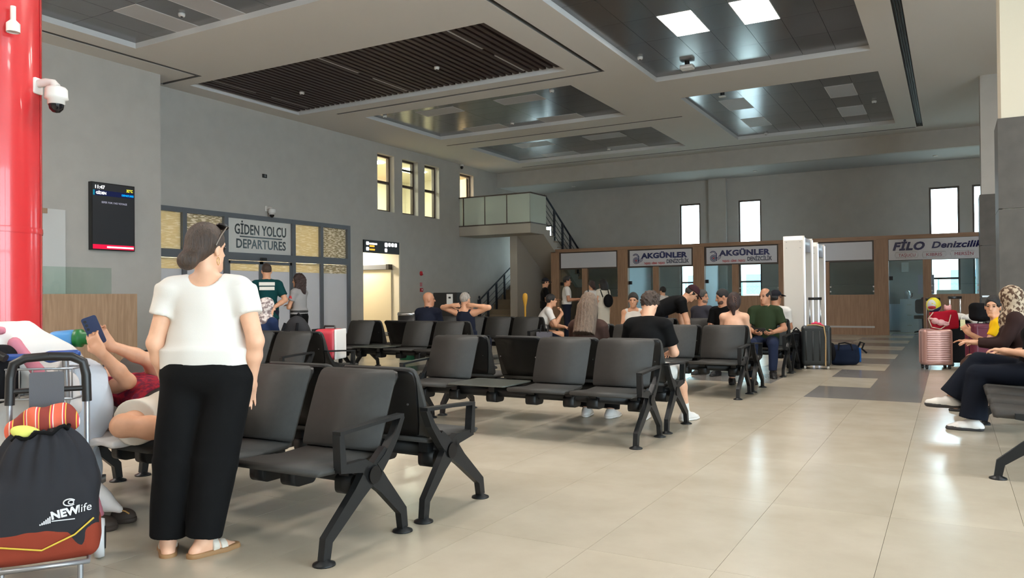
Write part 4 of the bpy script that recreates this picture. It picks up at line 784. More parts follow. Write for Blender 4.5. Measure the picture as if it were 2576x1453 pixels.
def human(label, loc, yaw=0., s=1., fem=False, lean=0., side=0., twist=0., sit=None, head=(0, 0, 0), arms=None, legs=None, shirt=None, pants=None, hair=None, shoes=None, skn='mid', vox=.011, belly=0., beard=None, eyes=True, base=None, name='person', headfwd=.0, torso_up=None, pelvis=None, neckl=1., right=None, nd=None, wide=1., hipw=1., waistw=1., armw=1.):
    P0 = thing(name, label, 'person', (loc[0], loc[1], loc[2] if len(loc) > 2 else 0.), yaw)
    U = nrm((side, math.sin(lean), math.cos(lean))) if torso_up is None else nrm(torso_up)
    R0 = nrm(V(1, 0, 0)-U*U[0]) if abs(U[0]) < .9 else nrm(V(0, -1, 0))
    if right is not None: R0 = nrm(V(*right)-U*(V(*right)@U))
    F0 = np.cross(U, R0); R1 = R0*math.cos(twist)+F0*math.sin(-twist); F1 = np.cross(U, R1)
    TL, SL, FT = .43*s, .42*s, .08*s
    lg = legs or [dict(), dict()]
    if pelvis is not None: pel = V(*pelvis)
    elif sit is not None: pel = V(0, 0, sit+.105*s)
    else: pel = V(0, 0, FT+(TL+SL)*.992+.02*s)
    sh_w = (.155 if fem else .178)*s*wide; tl = .5*s
    neck = pel+U*tl+F1*.0; chest = pel+U*tl*.62; waist = pel+U*tl*.3
    SHO = [neck-U*.065*s+R1*sh_w, neck-U*.065*s-R1*sh_w]; HIP = [pel-U*.03*s+R0*.088*s*hipw, pel-U*.03*s-R0*.088*s*hipw]
    nd = nrm(U*.55+V(0, .12+headfwd, .6)) if nd is None else nrm(V(*nd)); hc = neck+nd*(.155*s*neckl); H = frame(*head); hs = s*((1.06 if fem else 1.) if s > .85 else 1.1)
    hp = lambda x, y, z: hc+H@(V(x, y, z)*hs)
    skp = []; g = .93
    # head
    skp += [p_ell(hp(0, -.014, .028), V(.072, .092, .09)*hs, H, .01), p_ell(hp(0, .028, -.045), V(.056, .06, .072)*hs, H, .03*s), p_cap(hp(-.012, .068, -.1), hp(.012, .068, -.1), .018*hs, k=.03*s),
            p_cap(hp(-.036, .07, .026), hp(.036, .07, .026), .012*hs, k=.02*s), p_ell(hp(-.032, .094, .006), V(.016, .014, .01)*hs, H, .012*s, 's'), p_ell(hp(.032, .094, .006), V(.016, .014, .01)*hs, H, .012*s, 's'),
            p_cap(hp(0, .086, .012), hp(0, .105, -.03), .0075*hs, .0125*hs, .01*s), p_cap(hp(-.016, .083, -.062), hp(.016, .083, -.062), .0075*hs, k=.008*s), p_ell(hp(0, .102, -.061), V(.024, .008, .0025)*hs, H, .004*s, 's'),
            p_ell(hp(.074, -.008, -.012), V(.011, .02, .032)*hs, H, .006*s), p_ell(hp(-.074, -.008, -.012), V(.011, .02, .032)*hs, H, .006*s)]
    nr = (.047 if fem else .056)*s
    skp += [p_cap(hp(0, -.022, -.055), neck-U*.02*s, nr, nr*1.12, .035*s)]
    # trunk
    bw = (.142 if fem else .155)*s*wide
    skp += [p_ell(pel+U*.02*s, V(.158*s*hipw, .115*s, .12*s)*g, np.stack([R0, F0, U], 1), .04*s), p_ell(waist, V(bw*.86*waistw, (.095+belly)*s, .15*s)*g, np.stack([R0, F0, U], 1), .06*s),
            p_ell(chest, V(bw, .108*s, .19*s)*g, np.stack([R1, F1, U], 1), .06*s), p_cap(SHO[0]-R1*.02*s, SHO[1]+R1*.02*s, .058*s*g, k=.05*s), p_cap(neck-U*.02*s, SHO[0]+U*.005*s, .045*s, .045*s, .04*s), p_cap(neck-U*.02*s, SHO[1]+U*.005*s, .045*s, .045*s, .04*s)]
    if fem: skp += [p_ell(chest+U*.0*s+F1*.085*s+R1*q*.07*s, V(.06, .05, .06)*s, np.stack([R1, F1, U], 1), .03*s) for q in (-1, 1)]
    # arms
    AJ = []
    am = arms or [HANG, HANG]
    for i, a in enumerate(am):
        mir = V(1, 1, 1) if i == 0 or a.get('abs') else V(-1, 1, 1); sgn = 1 if i == 0 else -1
        if a.get('frame') == 'torso': T = np.stack([R1, F1, U], 1); tr = lambda v: T@(V(*v)*mir)
        else: tr = lambda v: V(*v)*mir
        e = SHO[i]+nrm(tr(a['u']))*.285*s; w_ = e+nrm(tr(a['f']))*.25*s; hd = nrm(tr(a.get('h', a['f']))); pn = tr(a.get('n', (-1, 0, 0) if 'h' not in a and abs(a['f'][2]) > .6 else (0, 0, -1)))
        fa = (.92 if fem else 1.05)*armw
        skp += [p_cap(SHO[i], e, .049*s*fa, .04*s*fa, .03*s), p_cap(e, e+(w_-e)*.35, .039*s*fa, .039*s*fa, .02*s), p_cap(e+(w_-e)*.35, w_, .039*s*fa, .026*s*fa, .02*s)]
        skp += hand_prims(w_, hd, pn, i == 0, a.get('curl', .35), s*.98, a.get('spread', 0)); AJ.append((SHO[i], e, w_, hd))
    # legs
    LJ = []
    for i, a in enumerate(lg):
        mir = V(1, 1, 1) if i == 0 or a.get('abs') else V(-1, 1, 1)
        if sit is not None: th = a.get('t', (.12, 1, -.03)); shn = a.get('s', (0, .08, -1))
        else: th = a.get('t', (.035, .02, -1)); shn = a.get('s', (.0, -.05, -1))
        kn = HIP[i]+nrm(V(*th)*mir)*TL; sd = nrm(V(*shn)*mir); sl_ = SL
        if a.get('ground', True) and sd[2] < -.3 and sit is not None: sl_ = min(SL*1.25, max(SL*.6, (kn[2]-FT)/-sd[2]))
        an = kn+sd*sl_; fd = nrm(V(*a.get('foot', (.15, 1, 0)))*mir)
        skp += [p_cap(HIP[i], kn, .088*s, .056*s, .04*s), p_cap(kn, kn+(an-kn)*.35, .054*s, .056*s, .03*s), p_cap(kn+(an-kn)*.35, an, .056*s, .036*s, .03*s)]
        fu = a.get('fu', V(0, 0, 1)); fu = nrm(V(*fu)); heel = an-fd*.045*s-fu*(FT-.03*s); ball = an+fd*.105*s-fu*(FT-.026*s); toe = an+fd*.165*s-fu*(FT-.02*s)
        skp += [p_cap(an, heel, .034*s, .03*s, .02*s), p_cap(an-fu*.02*s, ball, .033*s, .028*s, .03*s), p_cap(heel, ball, .028*s, .03*s, .02*s), p_cap(ball, toe, .03*s, .018*s, .02*s)]
        LJ.append((HIP[i], kn, an, fd, fu, heel, ball, toe))
    body = soft('body', skp, vox, skin(skn), P0)
    if eyes:
        for x in (-.031, .031): soft('eye', [p_ell(hp(x, .081, .006), V(.0135, .008, .0065)*hs, H, .001)], .0035, mat('dark_eyes', (26, 20, 18), .2), P0)
        hk = hair.get('m', 'black') if hair else 'black'
        for q in (-1, 1): soft('eyebrow', [p_cap(hp(q*.017, .0865, .027), hp(q*.046, .076, .03), .0034*hs, .0025*hs, .001)], .003, hairm(hk if hk in HAIRC else 'black'), P0)
    T0 = np.stack([R0, F0, U], 1); T1 = np.stack([R1, F1, U], 1)
    if shirt:
        m = shirt['m']; t = shirt.get('t', .012)*s; sl = shirt.get('sleeve', .55); P = []
        P += [p_ell(waist, V(bw*.9*waistw+t, (.098+belly)*s+t, .16*s+t), T0, .06*s), p_ell(chest, V(bw+t, .108*s+t, .19*s+t), T1, .06*s)]
        if sl != 'tank': P += [p_cap(SHO[0]-R1*.02*s, SHO[1]+R1*.02*s, .056*s+t, k=.05*s), p_cap(neck-U*.03*s-F1*.005*s, SHO[0]+U*.005*s, .044*s+t*.6, .045*s+t*.6, .04*s), p_cap(neck-U*.03*s-F1*.005*s, SHO[1]+U*.005*s, .044*s+t*.6, .045*s+t*.6, .04*s)]
        else: P += [p_cap(chest+U*.06*s+R1*q*.08*s, neck-U*.045*s+R1*q*.105*s, .085*s, .058*s, .03*s) for q in (-1, 1)]
        if fem: P += [p_ell(chest+F1*.085*s+R1*q*.07*s, V(.06, .05, .06)*s+t, T1, .04*s) for q in (-1, 1)]
        hem = shirt.get('hem', -.02)
        if hem < .12: P += [p_cone(waist-U*.02*s, pel+U*hem*s, .118*s+t+belly*.4*s, shirt.get('hr', .125)*s+t, .05*s, flat=R0, fr=1.36*max(wide, hipw))]
        for i in (0, 1):
            S0, e, w_, hd = AJ[i]
            if sl == 'tank': continue
            fl_ = shirt.get('flare', .016)*s
            if sl <= 1: P += [p_cone(S0+(S0-e)*.02, S0+(e-S0)*sl, (.045+.007*armw)*s*armw+t, .046*s*armw+fl_, .035*s)]
            else: P += [p_cap(S0, e, .052*s+t, .046*s+t*.8, .03*s), p_cone(e+(e-w_)*.05, e+(w_-e)*(sl-1), .044*s+t, .033*s+t, .03*s)]
        P.append(p_plane(pel+U*hem*s, -U))
        if 'top' in shirt: P.append(p_plane(neck-U*shirt['top']*s, U))
        if 'scoop' in shirt: P.append(p_ell(neck+F1*shirt.get('sf', .03)*s, V(.085, .1, shirt['scoop'])*s, T1, .01, 's'))
        o = soft('shirt', P, vox, m, P0, shirt.get('disp', folds(.0028, 26, 23, 30, len(label))))
        if shirt.get('collar'):
            soft('collar', [p_cone(neck-U*.03*s, neck+U*.025*s, .078*s, .066*s, .01), p_cone(neck-U*.06*s, neck+U*.06*s, .062*s, .057*s, .005, 's')], .008, shirt.get('cm', m), P0)
    if pants:
        m = pants['m']; t = pants.get('t', .012)*s; ln = pants.get('len', 1.9); P = [p_ell(pel+U*.01*s, V(.158*s*hipw+t, .118*s+t, .125*s+t), T0, .04*s), p_cone(pel, pel+U*pants.get('rise', .1)*s, .118*s+t*.5, .112*s+t*.5, .03*s, flat=R0, fr=1.32*wide)]
        if pants.get('skirt'):
            kn = (LJ[0][1]+LJ[1][1])/2; an = (LJ[0][2]+LJ[1][2])/2; r1 = pants.get('r', .14)*s
            P += [p_cap(LJ[i][0], LJ[i][1], .095*s+t, .075*s+t, .05*s) for i in (0, 1)]+[p_cap((LJ[0][0]+LJ[1][0])/2, kn, .1*s, .1*s, .06*s), p_cone(kn, kn+(an-kn)*min(1, ln-1), .1*s+t, r1, .08*s, flat=R0, fr=1.35)]
        else:
            for i in (0, 1):
                h_, kn, an = LJ[i][:3]; kr = pants.get('kr', .066)*s; ar = pants.get('ar', .055)*s
                if ln <= 1: P += [p_cone(h_, h_+(kn-h_)*ln, .092*s+t, kr+t*1.6, .04*s)]
                else: P += [p_cap(h_, kn, .09*s+t, kr+t*.6, .03*s), p_cone(kn+(kn-an)*.01, kn+(an-kn)*(ln-1), kr+t*.6, ar, .018*s)]
        P.append(p_plane(pel+U*(pants.get('rise', .1)-.003)*s, U))
        soft('skirt' if pants.get('skirt') else ('shorts' if ln <= 1 else 'trousers'), P, vox, m, P0, pants.get('disp', folds(.003, 24, 22, 17, 1.+len(label))))
        if pants.get('belt'): soft('belt', [p_cone(pel+U*(pants.get('rise', .1)-.05)*s, pel+U*(pants.get('rise', .1)-.01)*s, .124*s+t, .122*s+t, .01, flat=R0, fr=1.3)], vox*.8, pants['belt'], P0)
    if shoes:
        for i in (0, 1):
            h_, kn, an, fd, fu, heel, ball, toe = LJ[i]; ri = nrm(np.cross(fd, fu)); F3 = np.stack([ri, fd, fu], 1); kd = shoes.get('kind', 'sneaker'); lo_ = an-fu*(FT-.004*s)
            if kd == 'sandal':
                soft('sandal_sole', [p_cap(heel-fu*.012*s, ball-fu*.012*s, .044*s, .05*s, .02*s), p_cap(ball-fu*.01*s, toe-fu*.01*s, .05*s, .04*s, .02*s), p_plane(an-fu*(FT-.03*s), fu), p_plane(an-fu*(FT+.004*s), -fu)], .006, shoes['sole'], P0)
                for q in (.5, .95):
                    b0 = an-fu*.02*s; c = b0+(ball-b0)*q; soft('strap', [p_cone(c-fd*.019*s, c+fd*.019*s, (.043-.004*q)*s, (.041-.004*q)*s, .005, flat=ri, fr=1.18), p_plane(an-fu*(FT-.02*s), -fu)], .006, shoes['m'], P0)
            elif kd == 'sock': soft('sock', [p_cap(an+nrm(kn-an)*.06*s, an, .042*s, .044*s, .01), p_cap(an, heel, .04*s, .038*s, .02*s), p_cap(an-fu*.02*s, ball, .04*s, .036*s, .03*s), p_cap(ball, toe, .038*s, .028*s, .02*s)], .009, shoes['m'], P0)
            else:
                if shoes.get('sock'): soft('sock', [p_cone(an+nrm(kn-an)*.11*s, an-fu*.02*s, .044*s, .044*s, .01)], .008, shoes['sock'], P0)
                sh = [p_cap(an-fu*.01*s, heel, .046*s, .042*s, .02*s), p_cap(an-fu*.02*s, ball, .045*s, .043*s, .03*s), p_cap(heel, ball, .04*s, .044*s, .02*s), p_cap(ball, toe+fd*.012*s, .044*s, .03*s, .02*s), p_plane(an+fu*.035*s, fu, .01), p_plane(an-fu*(FT-.02*s), -fu)]
                soft('shoe', sh, .009, shoes['m'], P0)
                soft('shoe_sole', [p_cap(heel-fu*.01*s, ball-fu*.01*s, .044*s, .048*s, .02*s), p_cap(ball-fu*.01*s, toe+fd*.014*s-fu*.008*s, .048*s, .034*s, .02*s), p_plane(an-fu*(FT-shoes.get('st', .026)*s), fu), p_plane(an-fu*(FT-.0*s), -fu)], .008, shoes.get('sole', shoes['m']), P0)
    if hair:
        st = hair.get('style', 'short'); hm = hairm(hair['m']) if isinstance(hair.get('m'), str) else hair['m']; E_ = lambda c, r, k=.01, op='u': p_ell(hp(*c), V(*r)*hs, H, k, op); P = []; dsp = hair.get('disp'); hv = max(.007, vox*.8)
        if st in ('short', 'buzz', 'curly', 'quiff'):
            th = {'short': .010, 'buzz': .0045, 'curly': .016, 'quiff': .010}[st]; P = [E_((0, -.014, .03), (.073+th, .093+th, .091+th*1.3))]
            if st in ('quiff', 'curly'): P.append(E_((0, .03, .105), (.062, .06, .035), .03))
            P += [E_((0, .116, -.022), (.1, .075, .106), .012, 's'), p_plane(hp(0, -.05, hair.get('nape', -.055)), H@V(0, .62, -1.)), E_((.085, .03, -.05), (.03, .05, .06), .01, 's'), E_((-.085, .03, -.05), (.03, .05, .06), .01, 's')]
            if hair.get('fade'): pass
            if st == 'curly': dsp = curls(.013, 125)
        elif st == 'bald_side':
            P = [E_((0, -.018, .02), (.078, .097, .09)), E_((0, .06, .11), (.085, .115, .085), .015, 's'), E_((0, .112, -.035), (.1, .085, .098), .012, 's'), p_plane(hp(0, -.05, -.05), H@V(0, .5, -1.))]
        elif st in ('long', 'bun', 'clip', 'wavy'):
            P = [E_((0, -.016, .03), (.084, .104, .102))]
            if st != 'bun': P += [E_((0, -.04, -.03), (.086, .08, .1), .04)]
            P += [E_((0, .118, -.04), (.078, .085, .105), .015, 's')]
            if st == 'bun': P += [p_plane(hp(0, -.06, -.055), H@V(0, .75, -1.)), E_((-.0, -.128, -.068), (.052, .045, .048), .008), E_((0, -.085, -.03), (.06, .045, .045), .03)]
            if st == 'long':
                L_ = hair.get('len', .42)*s; a0 = hp(0, -.045, -.02); b0 = a0-U*L_-F1*hair.get('back', .06)*s
                P += [p_cone(a0, b0, .082*s, .095*s, .05, flat=R1, fr=1.25), p_ell((a0+b0)/2, V(.1*s, .06*s, L_*.55), T1, .05)]
            if st == 'wavy':
                for q in (-1, 1): P += [p_cap(hp(q*.06, -.02, -.03), hp(q*.075, -.01, -.2), .05*s, .05*s, .03)]
                P += [p_cap(hp(0, -.07, 0), hp(0, -.08, -.2), .07*s, .06*s, .03)]; dsp = curls(.008, 120)
            if st == 'clip': P += [E_((0, -.085, -.03), (.055, .045, .09), .02), p_cap(hp(.01, -.1, -.05), hp(.02, -.08, -.17), .04*s, .02*s, .03)]
        elif st == 'hijab':
            P = [E_((0, -.012, .025), (.09, .112, .108)), p_cap(hp(0, -.03, -.05), neck-U*.03*s, .088*s, .1*s, .05), p_ell(neck-U*.06*s+F1*.02*s, V(.17*s, .12*s, .1*s), T1, .06), p_ell(neck-U*.18*s+F1*.07*s, V(.12*s, .06*s, .13*s), T1, .06), E_((0, .115, -.03), (.05, .07, .072), .01, 's')]
            dsp = folds(.004, 34, 30, 40, 2.)
        elif st == 'cap':
            P = [E_((0, -.008, .04), (.084, .104, .088)), p_plane(hp(0, 0, .03), H@V(0, .1, -1.)), p_box(hp(0, .125, .038), V(.066, .05, .006)*hs, H@np.array([[1, 0, 0], [0, .97, .25], [0, -.25, .97]]), .005, .006)]
        if P: soft('headscarf' if st == 'hijab' else ('cap' if st == 'cap' else 'hair'), P, hv, hm, P0, dsp)
        if st == 'cap': soft('hair', [E_((0, -.018, .0), (.079, .098, .075)), E_((0, .11, -.03), (.1, .08, .1), .01, 's'), p_plane(hp(0, 0, .035), H@V(0, 0, 1.)), p_plane(hp(0, -.05, -.06), H@V(0, .6, -1.))], hv, hairm(hair.get('under', 'black')), P0)
    if beard: soft('stubble', [p_ell(hp(0, .034, -.066), V(.0595, .064, .064)*hs, H, .02), p_ell(hp(0, .1, -.04), V(.032, .03, .042)*hs, H, .012, 's'), p_plane(hp(0, 0, -.03), H@V(0, .35, 1.))], .007, mat('stubble_'+beard, (78, 56, 46) if beard == 'black' else (112, 92, 82), .8), P0)
    P0['_j'] = 0; del P0['_j']
    return P0, dict(hp=hp, hc=hc, H=H, AJ=AJ, LJ=LJ, pel=pel, neck=neck, chest=chest, U=U, R1=R1, F1=F1, SHO=SHO)
C_WHITE = cloth('white', (222, 218, 212)); C_BLACK = cloth('black', (13, 13, 14)); C_NAVY = cloth('navy', (28, 32, 46)); C_TEAL = cloth('teal', (16, 62, 64)); C_GREY = cloth('grey', (150, 148, 148)); C_JEAN = cloth('jeans', (34, 42, 64)); C_DJEAN = cloth('dark_jeans', (20, 25, 36)); C_GREEN = cloth('green', (44, 56, 36)); C_BROWN = cloth('brown', (62, 44, 38)); C_CREAMC = cloth('cream', (222, 214, 198)); C_YEL = cloth('yellow', (240, 190, 24)); C_SLATE = cloth('slate', (62, 62, 70)); C_STONE = cloth('stone', (206, 200, 188))
C_REDP = cloth('red_print', (158, 40, 54), rgb2=(104, 34, 56), nscale=34, sharp=.08); C_LEO = cloth('leopard', (186, 168, 146), rgb2=(84, 64, 52), nscale=30, sharp=.03); C_FLOR = cloth('floral', (214, 204, 198), rgb2=(128, 112, 112), nscale=24, sharp=.06)
S_BLACK = dict(m=mat('black_shoe', (22, 22, 24), .5), kind='sneaker'); S_WHITE = dict(m=mat('white_shoe', (232, 230, 226), .5), sole=mat('white_rubber', (236, 234, 230), .5), kind='sneaker')
ST = .412
def seated(key, i, label, dy=.0, dyaw=0., dx=0., **kw):
    (x, y), yw = seatpos(key, i, dy); x += dx; kw.setdefault('s', .94); kw.setdefault('lean', .06); kw.setdefault('arms', [LAP, LAP]); kw.setdefault('pants', dict(m=C_JEAN)); kw.setdefault('shoes', S_BLACK)
    return human(label, (x, y), yw+dyaw, sit=ST, **kw)
# --- woman standing in the foreground
w1, J1 = human('woman in white T-shirt and black trousers standing with her back to the viewer', (-3.03, 2.46), .62, s=.888, fem=True, wide=1.16, hipw=1.3, waistw=1.3, armw=1.18, lean=-.02, head=(.5, -.02, 0), skn='fair', vox=.008,
    arms=[dict(u=(.3, -.22, -1), f=(-.2, .4, -1), h=(-.25, .5, -1), curl=.5), dict(u=(.26, -.1, -1), f=(-.12, .42, -1), curl=.4)],
    legs=[dict(t=(-.18, -.02, -1), s=(-.13, -.07, -1), foot=(.75, .7, 0)), dict(t=(.12, .04, -1), s=(.1, -.02, -1), foot=(.3, .9, 0))],
    shirt=dict(m=C_WHITE, sleeve=.5, hem=-.06, t=.014, flare=.02, hr=.114, scoop=.085, sf=.0), pants=dict(m=C_BLACK, len=1.95, ar=.092, kr=.1, t=.03, rise=.06), hair=dict(style='bun', m='brown'),
    shoes=dict(kind='sandal', m=mat('sandal_strap', (216, 206, 192), .5), sole=mat('cork_sole', (150, 112, 74), .7)), belly=.02)
hp = J1['hp']
sgl = thing('sunglasses', 'dark sunglasses pushed up on the hair of the standing woman', 'sunglasses', w1.location, w1.rotation_euler[2]); mb = MB()
soft('lenses', [p_ell(hp(x, .062, .112), V(.034, .012, .026), J1['H']@np.array([[1, 0, 0], [0, .5, -.86], [0, .86, .5]]), .004) for x in (-.036, .036)], .004, mat('dark_lens', (22, 16, 16), .1), sgl)
for x in (-1, 1): MB().tube([hp(x*.072, .055, .108), hp(x*.086, .0, .06), hp(x*.084, -.03, .01)], .0032, 6).build('temple', mat('frame_metal', (160, 150, 140), .3, metal=.8), sgl)
er = thing('hoop_earring', 'thin gold hoop earring on the standing woman', 'earring', w1.location, w1.rotation_euler[2]); e0 = hp(.078, -.008, -.066)
MB().tube([(e0[0]+.001*math.cos(a), e0[1]+.016*math.cos(a), e0[2]+.018*math.sin(a)) for a in np.linspace(0, 2*PI, 15)[:-1]], .0015, 5, closed=True).build('hoop', mat('gold', (212, 170, 90), .25, metal=1.), er)
# --- man lying on the nearest bench with a phone
lm, J2 = human('man in red printed shirt and white shorts lying on the nearest bench', (-3.84, 2.88, 0), 0., s=.98, pelvis=(0, 0, .545), torso_up=(-.94, .08, .24), right=(-.05, -1, .05), nd=(-.95, 0, .2), head=(PI/2, PI/2-.25, 0), skn='mid', vox=.009, belly=.03,
    arms=[dict(u=(.96, -.11, .24), f=(.03, -.62, .66), h=(-.55, -.1, .75), n=(-.4, .9, -.1), curl=.6, abs=1), dict(u=(.35, -.45, .5), f=(-.15, -.75, .35), h=(-.1, -.5, .8), n=(.7, -.3, .1), curl=.7, abs=1)],
    legs=[dict(t=(.45, -.82, .02), s=(.9, .42, -.06), foot=(.3, .3, .6), fu=(-.9, 0, .3), ground=False), dict(t=(.4, -.3, .35), s=(.35, -.2, -.6), foot=(.3, -.9, .2), fu=(-.9, 0, .3), ground=False, abs=1)],
    shirt=dict(m=C_REDP, sleeve=.5, hem=.06, t=.018), pants=dict(m=C_STONE, len=.72, rise=.08, t=.022, kr=.085, belt=mat('duty_belt', (18, 18, 18), .5)), hair=dict(style='short', m='black'), shoes=dict(kind='sock', m=mat('dark_sock', (40, 40, 44), .8)))
w_ = J2['AJ'][0][2]; hd = J2['AJ'][0][3]; pc = w_+hd*.1+V(-.01, .02, .03)
ph = thing('smartphone', 'dark blue smartphone held up by the lying man', 'phone', (-3.84+pc[0], 2.88+pc[1], pc[2]), 0); ph.rotation_euler = (.15, -.35, .9)
MB().rbox((-.038, -.005, -.08), (.038, .005, .08), .012, axis=1).build('case', mat('phone_blue', (34, 48, 84), .4), ph); 
for q in range(3): MB().cyl((-.022, -.008, .06-q*.022), (-.022, -.004, .06-q*.022), .008, 12).build('camera_lens', M_BLACKP, ph)
# --- pair by the departures doors
tm_, J3 = human('man in dark teal shirt standing with hands clasped behind his back', (-9.93, 9.25), .85, s=1.03, skn='mid', vox=.011, head=(-.1, -.05, 0),
    arms=[dict(u=(.42, -.3, -1), f=(-.75, -.35, -.5), n=(0, -1, 0), h=(-.9, -.1, -.4), curl=.6), dict(u=(.42, -.3, -1), f=(-.75, -.42, -.5), n=(0, -1, 0), h=(-.9, -.1, -.4), curl=.6)],
    shirt=dict(m=C_TEAL, sleeve=.72, hem=-.13, t=.016, collar=1, flare=.025), pants=dict(m=C_NAVY, len=1.95), hair=dict(style='buzz', m='brown'), shoes=S_BLACK)
c = J3['chest']; 
for q, (z0, w0) in enumerate(((.135, .25), (.06, .24))):
    pt = c+J3['U']*z0-J3['F1']*.118; MB().box((pt[0]-w0/2, pt[1]-.016, pt[2]-.028), (pt[0]+w0/2, pt[1]-.006, pt[2]+.028)).build('back_print', mat('print_white', (226, 224, 216), .6), tm_)
gw, J4 = human('guard woman with curly hair and arms crossed beside the teal shirt man', (-9.66, 9.72), 1.75, s=.93, fem=True, skn='mid', vox=.011, head=(-.15, 0, 0),
    arms=[dict(u=(.2, .25, -1), f=(-.9, .5, .15), h=(-1, .2, .1), curl=.4), dict(u=(.2, .3, -1), f=(-.9, .6, -.05), h=(-1, .2, 0), curl=.4)],
    shirt=dict(m=C_GREY, sleeve=.55, hem=.04, collar=1, cm=C_BLACK), pants=dict(m=C_BLACK, rise=.12, belt=mat('duty_belt', (18, 18, 18), .5), len=1.95, t=.02), hair=dict(style='wavy', m='auburn'), shoes=S_BLACK)
s0, e1 = J4['AJ'][1][0], J4['AJ'][1][1]; pt = s0+(e1-s0)*.35
bd = soft('arm_badge', [p_ell(pt+V(-.055, 0, 0), (.006, .032, .036), None, .002)], .005, mat('badge_red', (190, 60, 66), .5), gw)
# --- seated people, left block
seated('B4', 2, 'woman in patterned headscarf sitting behind the standing woman', fem=True, s=.88, head=(.75, -.05, 0), skn='fair', shirt=dict(m=cloth('deep_blue', (36, 50, 82)), sleeve=1.9), pants=dict(m=C_NAVY, skirt=1, len=1.9), hair=dict(style='hijab', m=C_FLOR), lean=.12, dx=.16)
seated('C4', 1, 'bald man in navy shirt sitting with his face turned right', s=.98, dyaw=.1, head=(.95, -.05, 0), skn='tan', shirt=dict(m=C_NAVY, sleeve=.9, collar=1), pants=dict(m=C_NAVY), lean=.14, belly=.02, wide=1.05, eyes=True, dy=.05, dx=-.24)
AB = dict(u=(.9, .0, .3), f=(-.95, -.24, .14), h=(-1, -.12, .02), n=(0, 1, 0), curl=.35, spread=.5)
seated('C4', 0, 'grey-haired man in navy tank top with hands behind his head', s=.96, skn='mid', head=(.1, .1, 0), arms=[AB, AB], shirt=dict(m=C_NAVY, sleeve='tank', hem=-.02), pants=dict(m=C_NAVY), hair=dict(style='buzz', m='grey'), lean=-.08, belly=.03)
seated('D4', 0, 'man in white T-shirt sitting sideways with a hand at his mouth', s=.97, dyaw=-1.0, skn='mid', head=(-.05, .0, 0), lean=.42, arms=[dict(u=(.2, .5, -1), f=(-.05, .55, .95), h=(-.2, -.3, 1), n=(0, -1, 0), curl=.9), dict(u=(.2, .4, -1), f=(-.3, 1, -.2), curl=.5)],
       shirt=dict(m=C_WHITE, sleeve=.62), pants=dict(m=C_NAVY), hair=dict(style='short', m='black'))
# --- middle benches
seated('B2', 0, 'boy with curly brown hair in black T-shirt and white shorts looking down', s=.93, lean=.2, head=(.12, -.5, 0), headfwd=.35, skn='fair', vox=.009, shirt=dict(m=C_BLACK, sleeve=.7, t=.018, flare=.03), pants=dict(m=C_WHITE, len=.82, t=.024, kr=.08), hair=dict(style='curly', m='brown', nape=-.03), shoes=dict(m=S_WHITE['m'], sole=S_WHITE['sole'], sock=mat('white_sock', (232, 232, 230), .8)),
       arms=[dict(u=(.25, .3, -1), f=(-.5, .9, -.1), curl=.6), dict(u=(.25, .3, -1), f=(-.5, .9, -.1), curl=.6)], legs=[dict(t=(.3, 1, -.06), s=(.1, .2, -1), foot=(.35, 1, 0)), dict(t=(.15, 1, -.03), s=(0, -.1, -1))])
seated('B2', 1, 'woman with long straight brown hair in brown top seen from behind', s=.9, fem=True, lean=.12, head=(-.2, -.25, 0), skn='fair', vox=.009, shirt=dict(m=C_BROWN, sleeve=.6), pants=dict(m=C_BLACK, len=1.95, ar=.1), hair=dict(style='long', m='light', len=.3, back=.075, disp=lambda X, Y, Z: .0025*np.sin(190*X+3*np.sin(6*Z))), shoes=S_WHITE,
       legs=[dict(s=(0, -.25, -1)), dict(s=(0, -.25, -1))])
seated('C2', 0, 'woman with claw-clipped dark hair and bare shoulders seen from behind', s=.9, fem=True, head=(.1, -.1, 0), lean=.12, skn='fair', vox=.009, shirt=dict(m=C_BLACK, sleeve='tank', hem=-.02, top=.2), pants=dict(m=C_DJEAN), hair=dict(style='clip', m='auburn'))
seated('D1', 3, 'man in dark green polo sitting with a phone in both hands', s=.98, lean=.08, head=(.55, -.12, 0), skn='tan', vox=.009, belly=.03, arms=[dict(u=(.3, .2, -1), f=(-.55, .8, -.2), curl=.7, n=(-.5, 0, .5)), dict(u=(.35, .2, -1), f=(-.6, .8, -.2), curl=.7, n=(-.5, 0, .5))], shirt=dict(m=C_GREEN, sleeve=.72, collar=1, hem=-.03, t=.016, flare=.026), pants=dict(m=C_JEAN, len=1.95, t=.016), hair=dict(style='bald_side', m='black'), dyaw=.1)
(gx, gy), gyw = seatpos('D1', 3)
ph = thing('smartphone', 'black phone in the hands of the green polo man', 'phone', (gx-.02, gy-.33, .66)); MB().rbox((-.08, -.01, -.035), (.08, .01, .035), .012, axis=1).build('case', M_BLACKP, ph); MB().box((-.07, .01, -.03), (.07, .012, .03)).build('screen', mat('phone_glass', (12, 12, 16), .1), ph)
seated('D1', 2, 'bearded man in black leaning to the left next to the green polo man', s=.98, dyaw=-.35, lean=.15, head=(.75, -.3, 0), skn='tan', shirt=dict(m=C_BLACK, sleeve=.7), pants=dict(m=C_BLACK), hair=dict(style='buzz', m='black'), beard='black')
seated('D2', 2, 'smiling grey-haired man in slate shirt turning back over his shoulder', s=.97, lean=.05, head=(1.75, -.05, 0), twist=.5, skn='tan', shirt=dict(m=C_SLATE, sleeve=.7), pants=dict(m=C_NAVY), hair=dict(style='short', m='dkgrey'), beard='dkgrey')
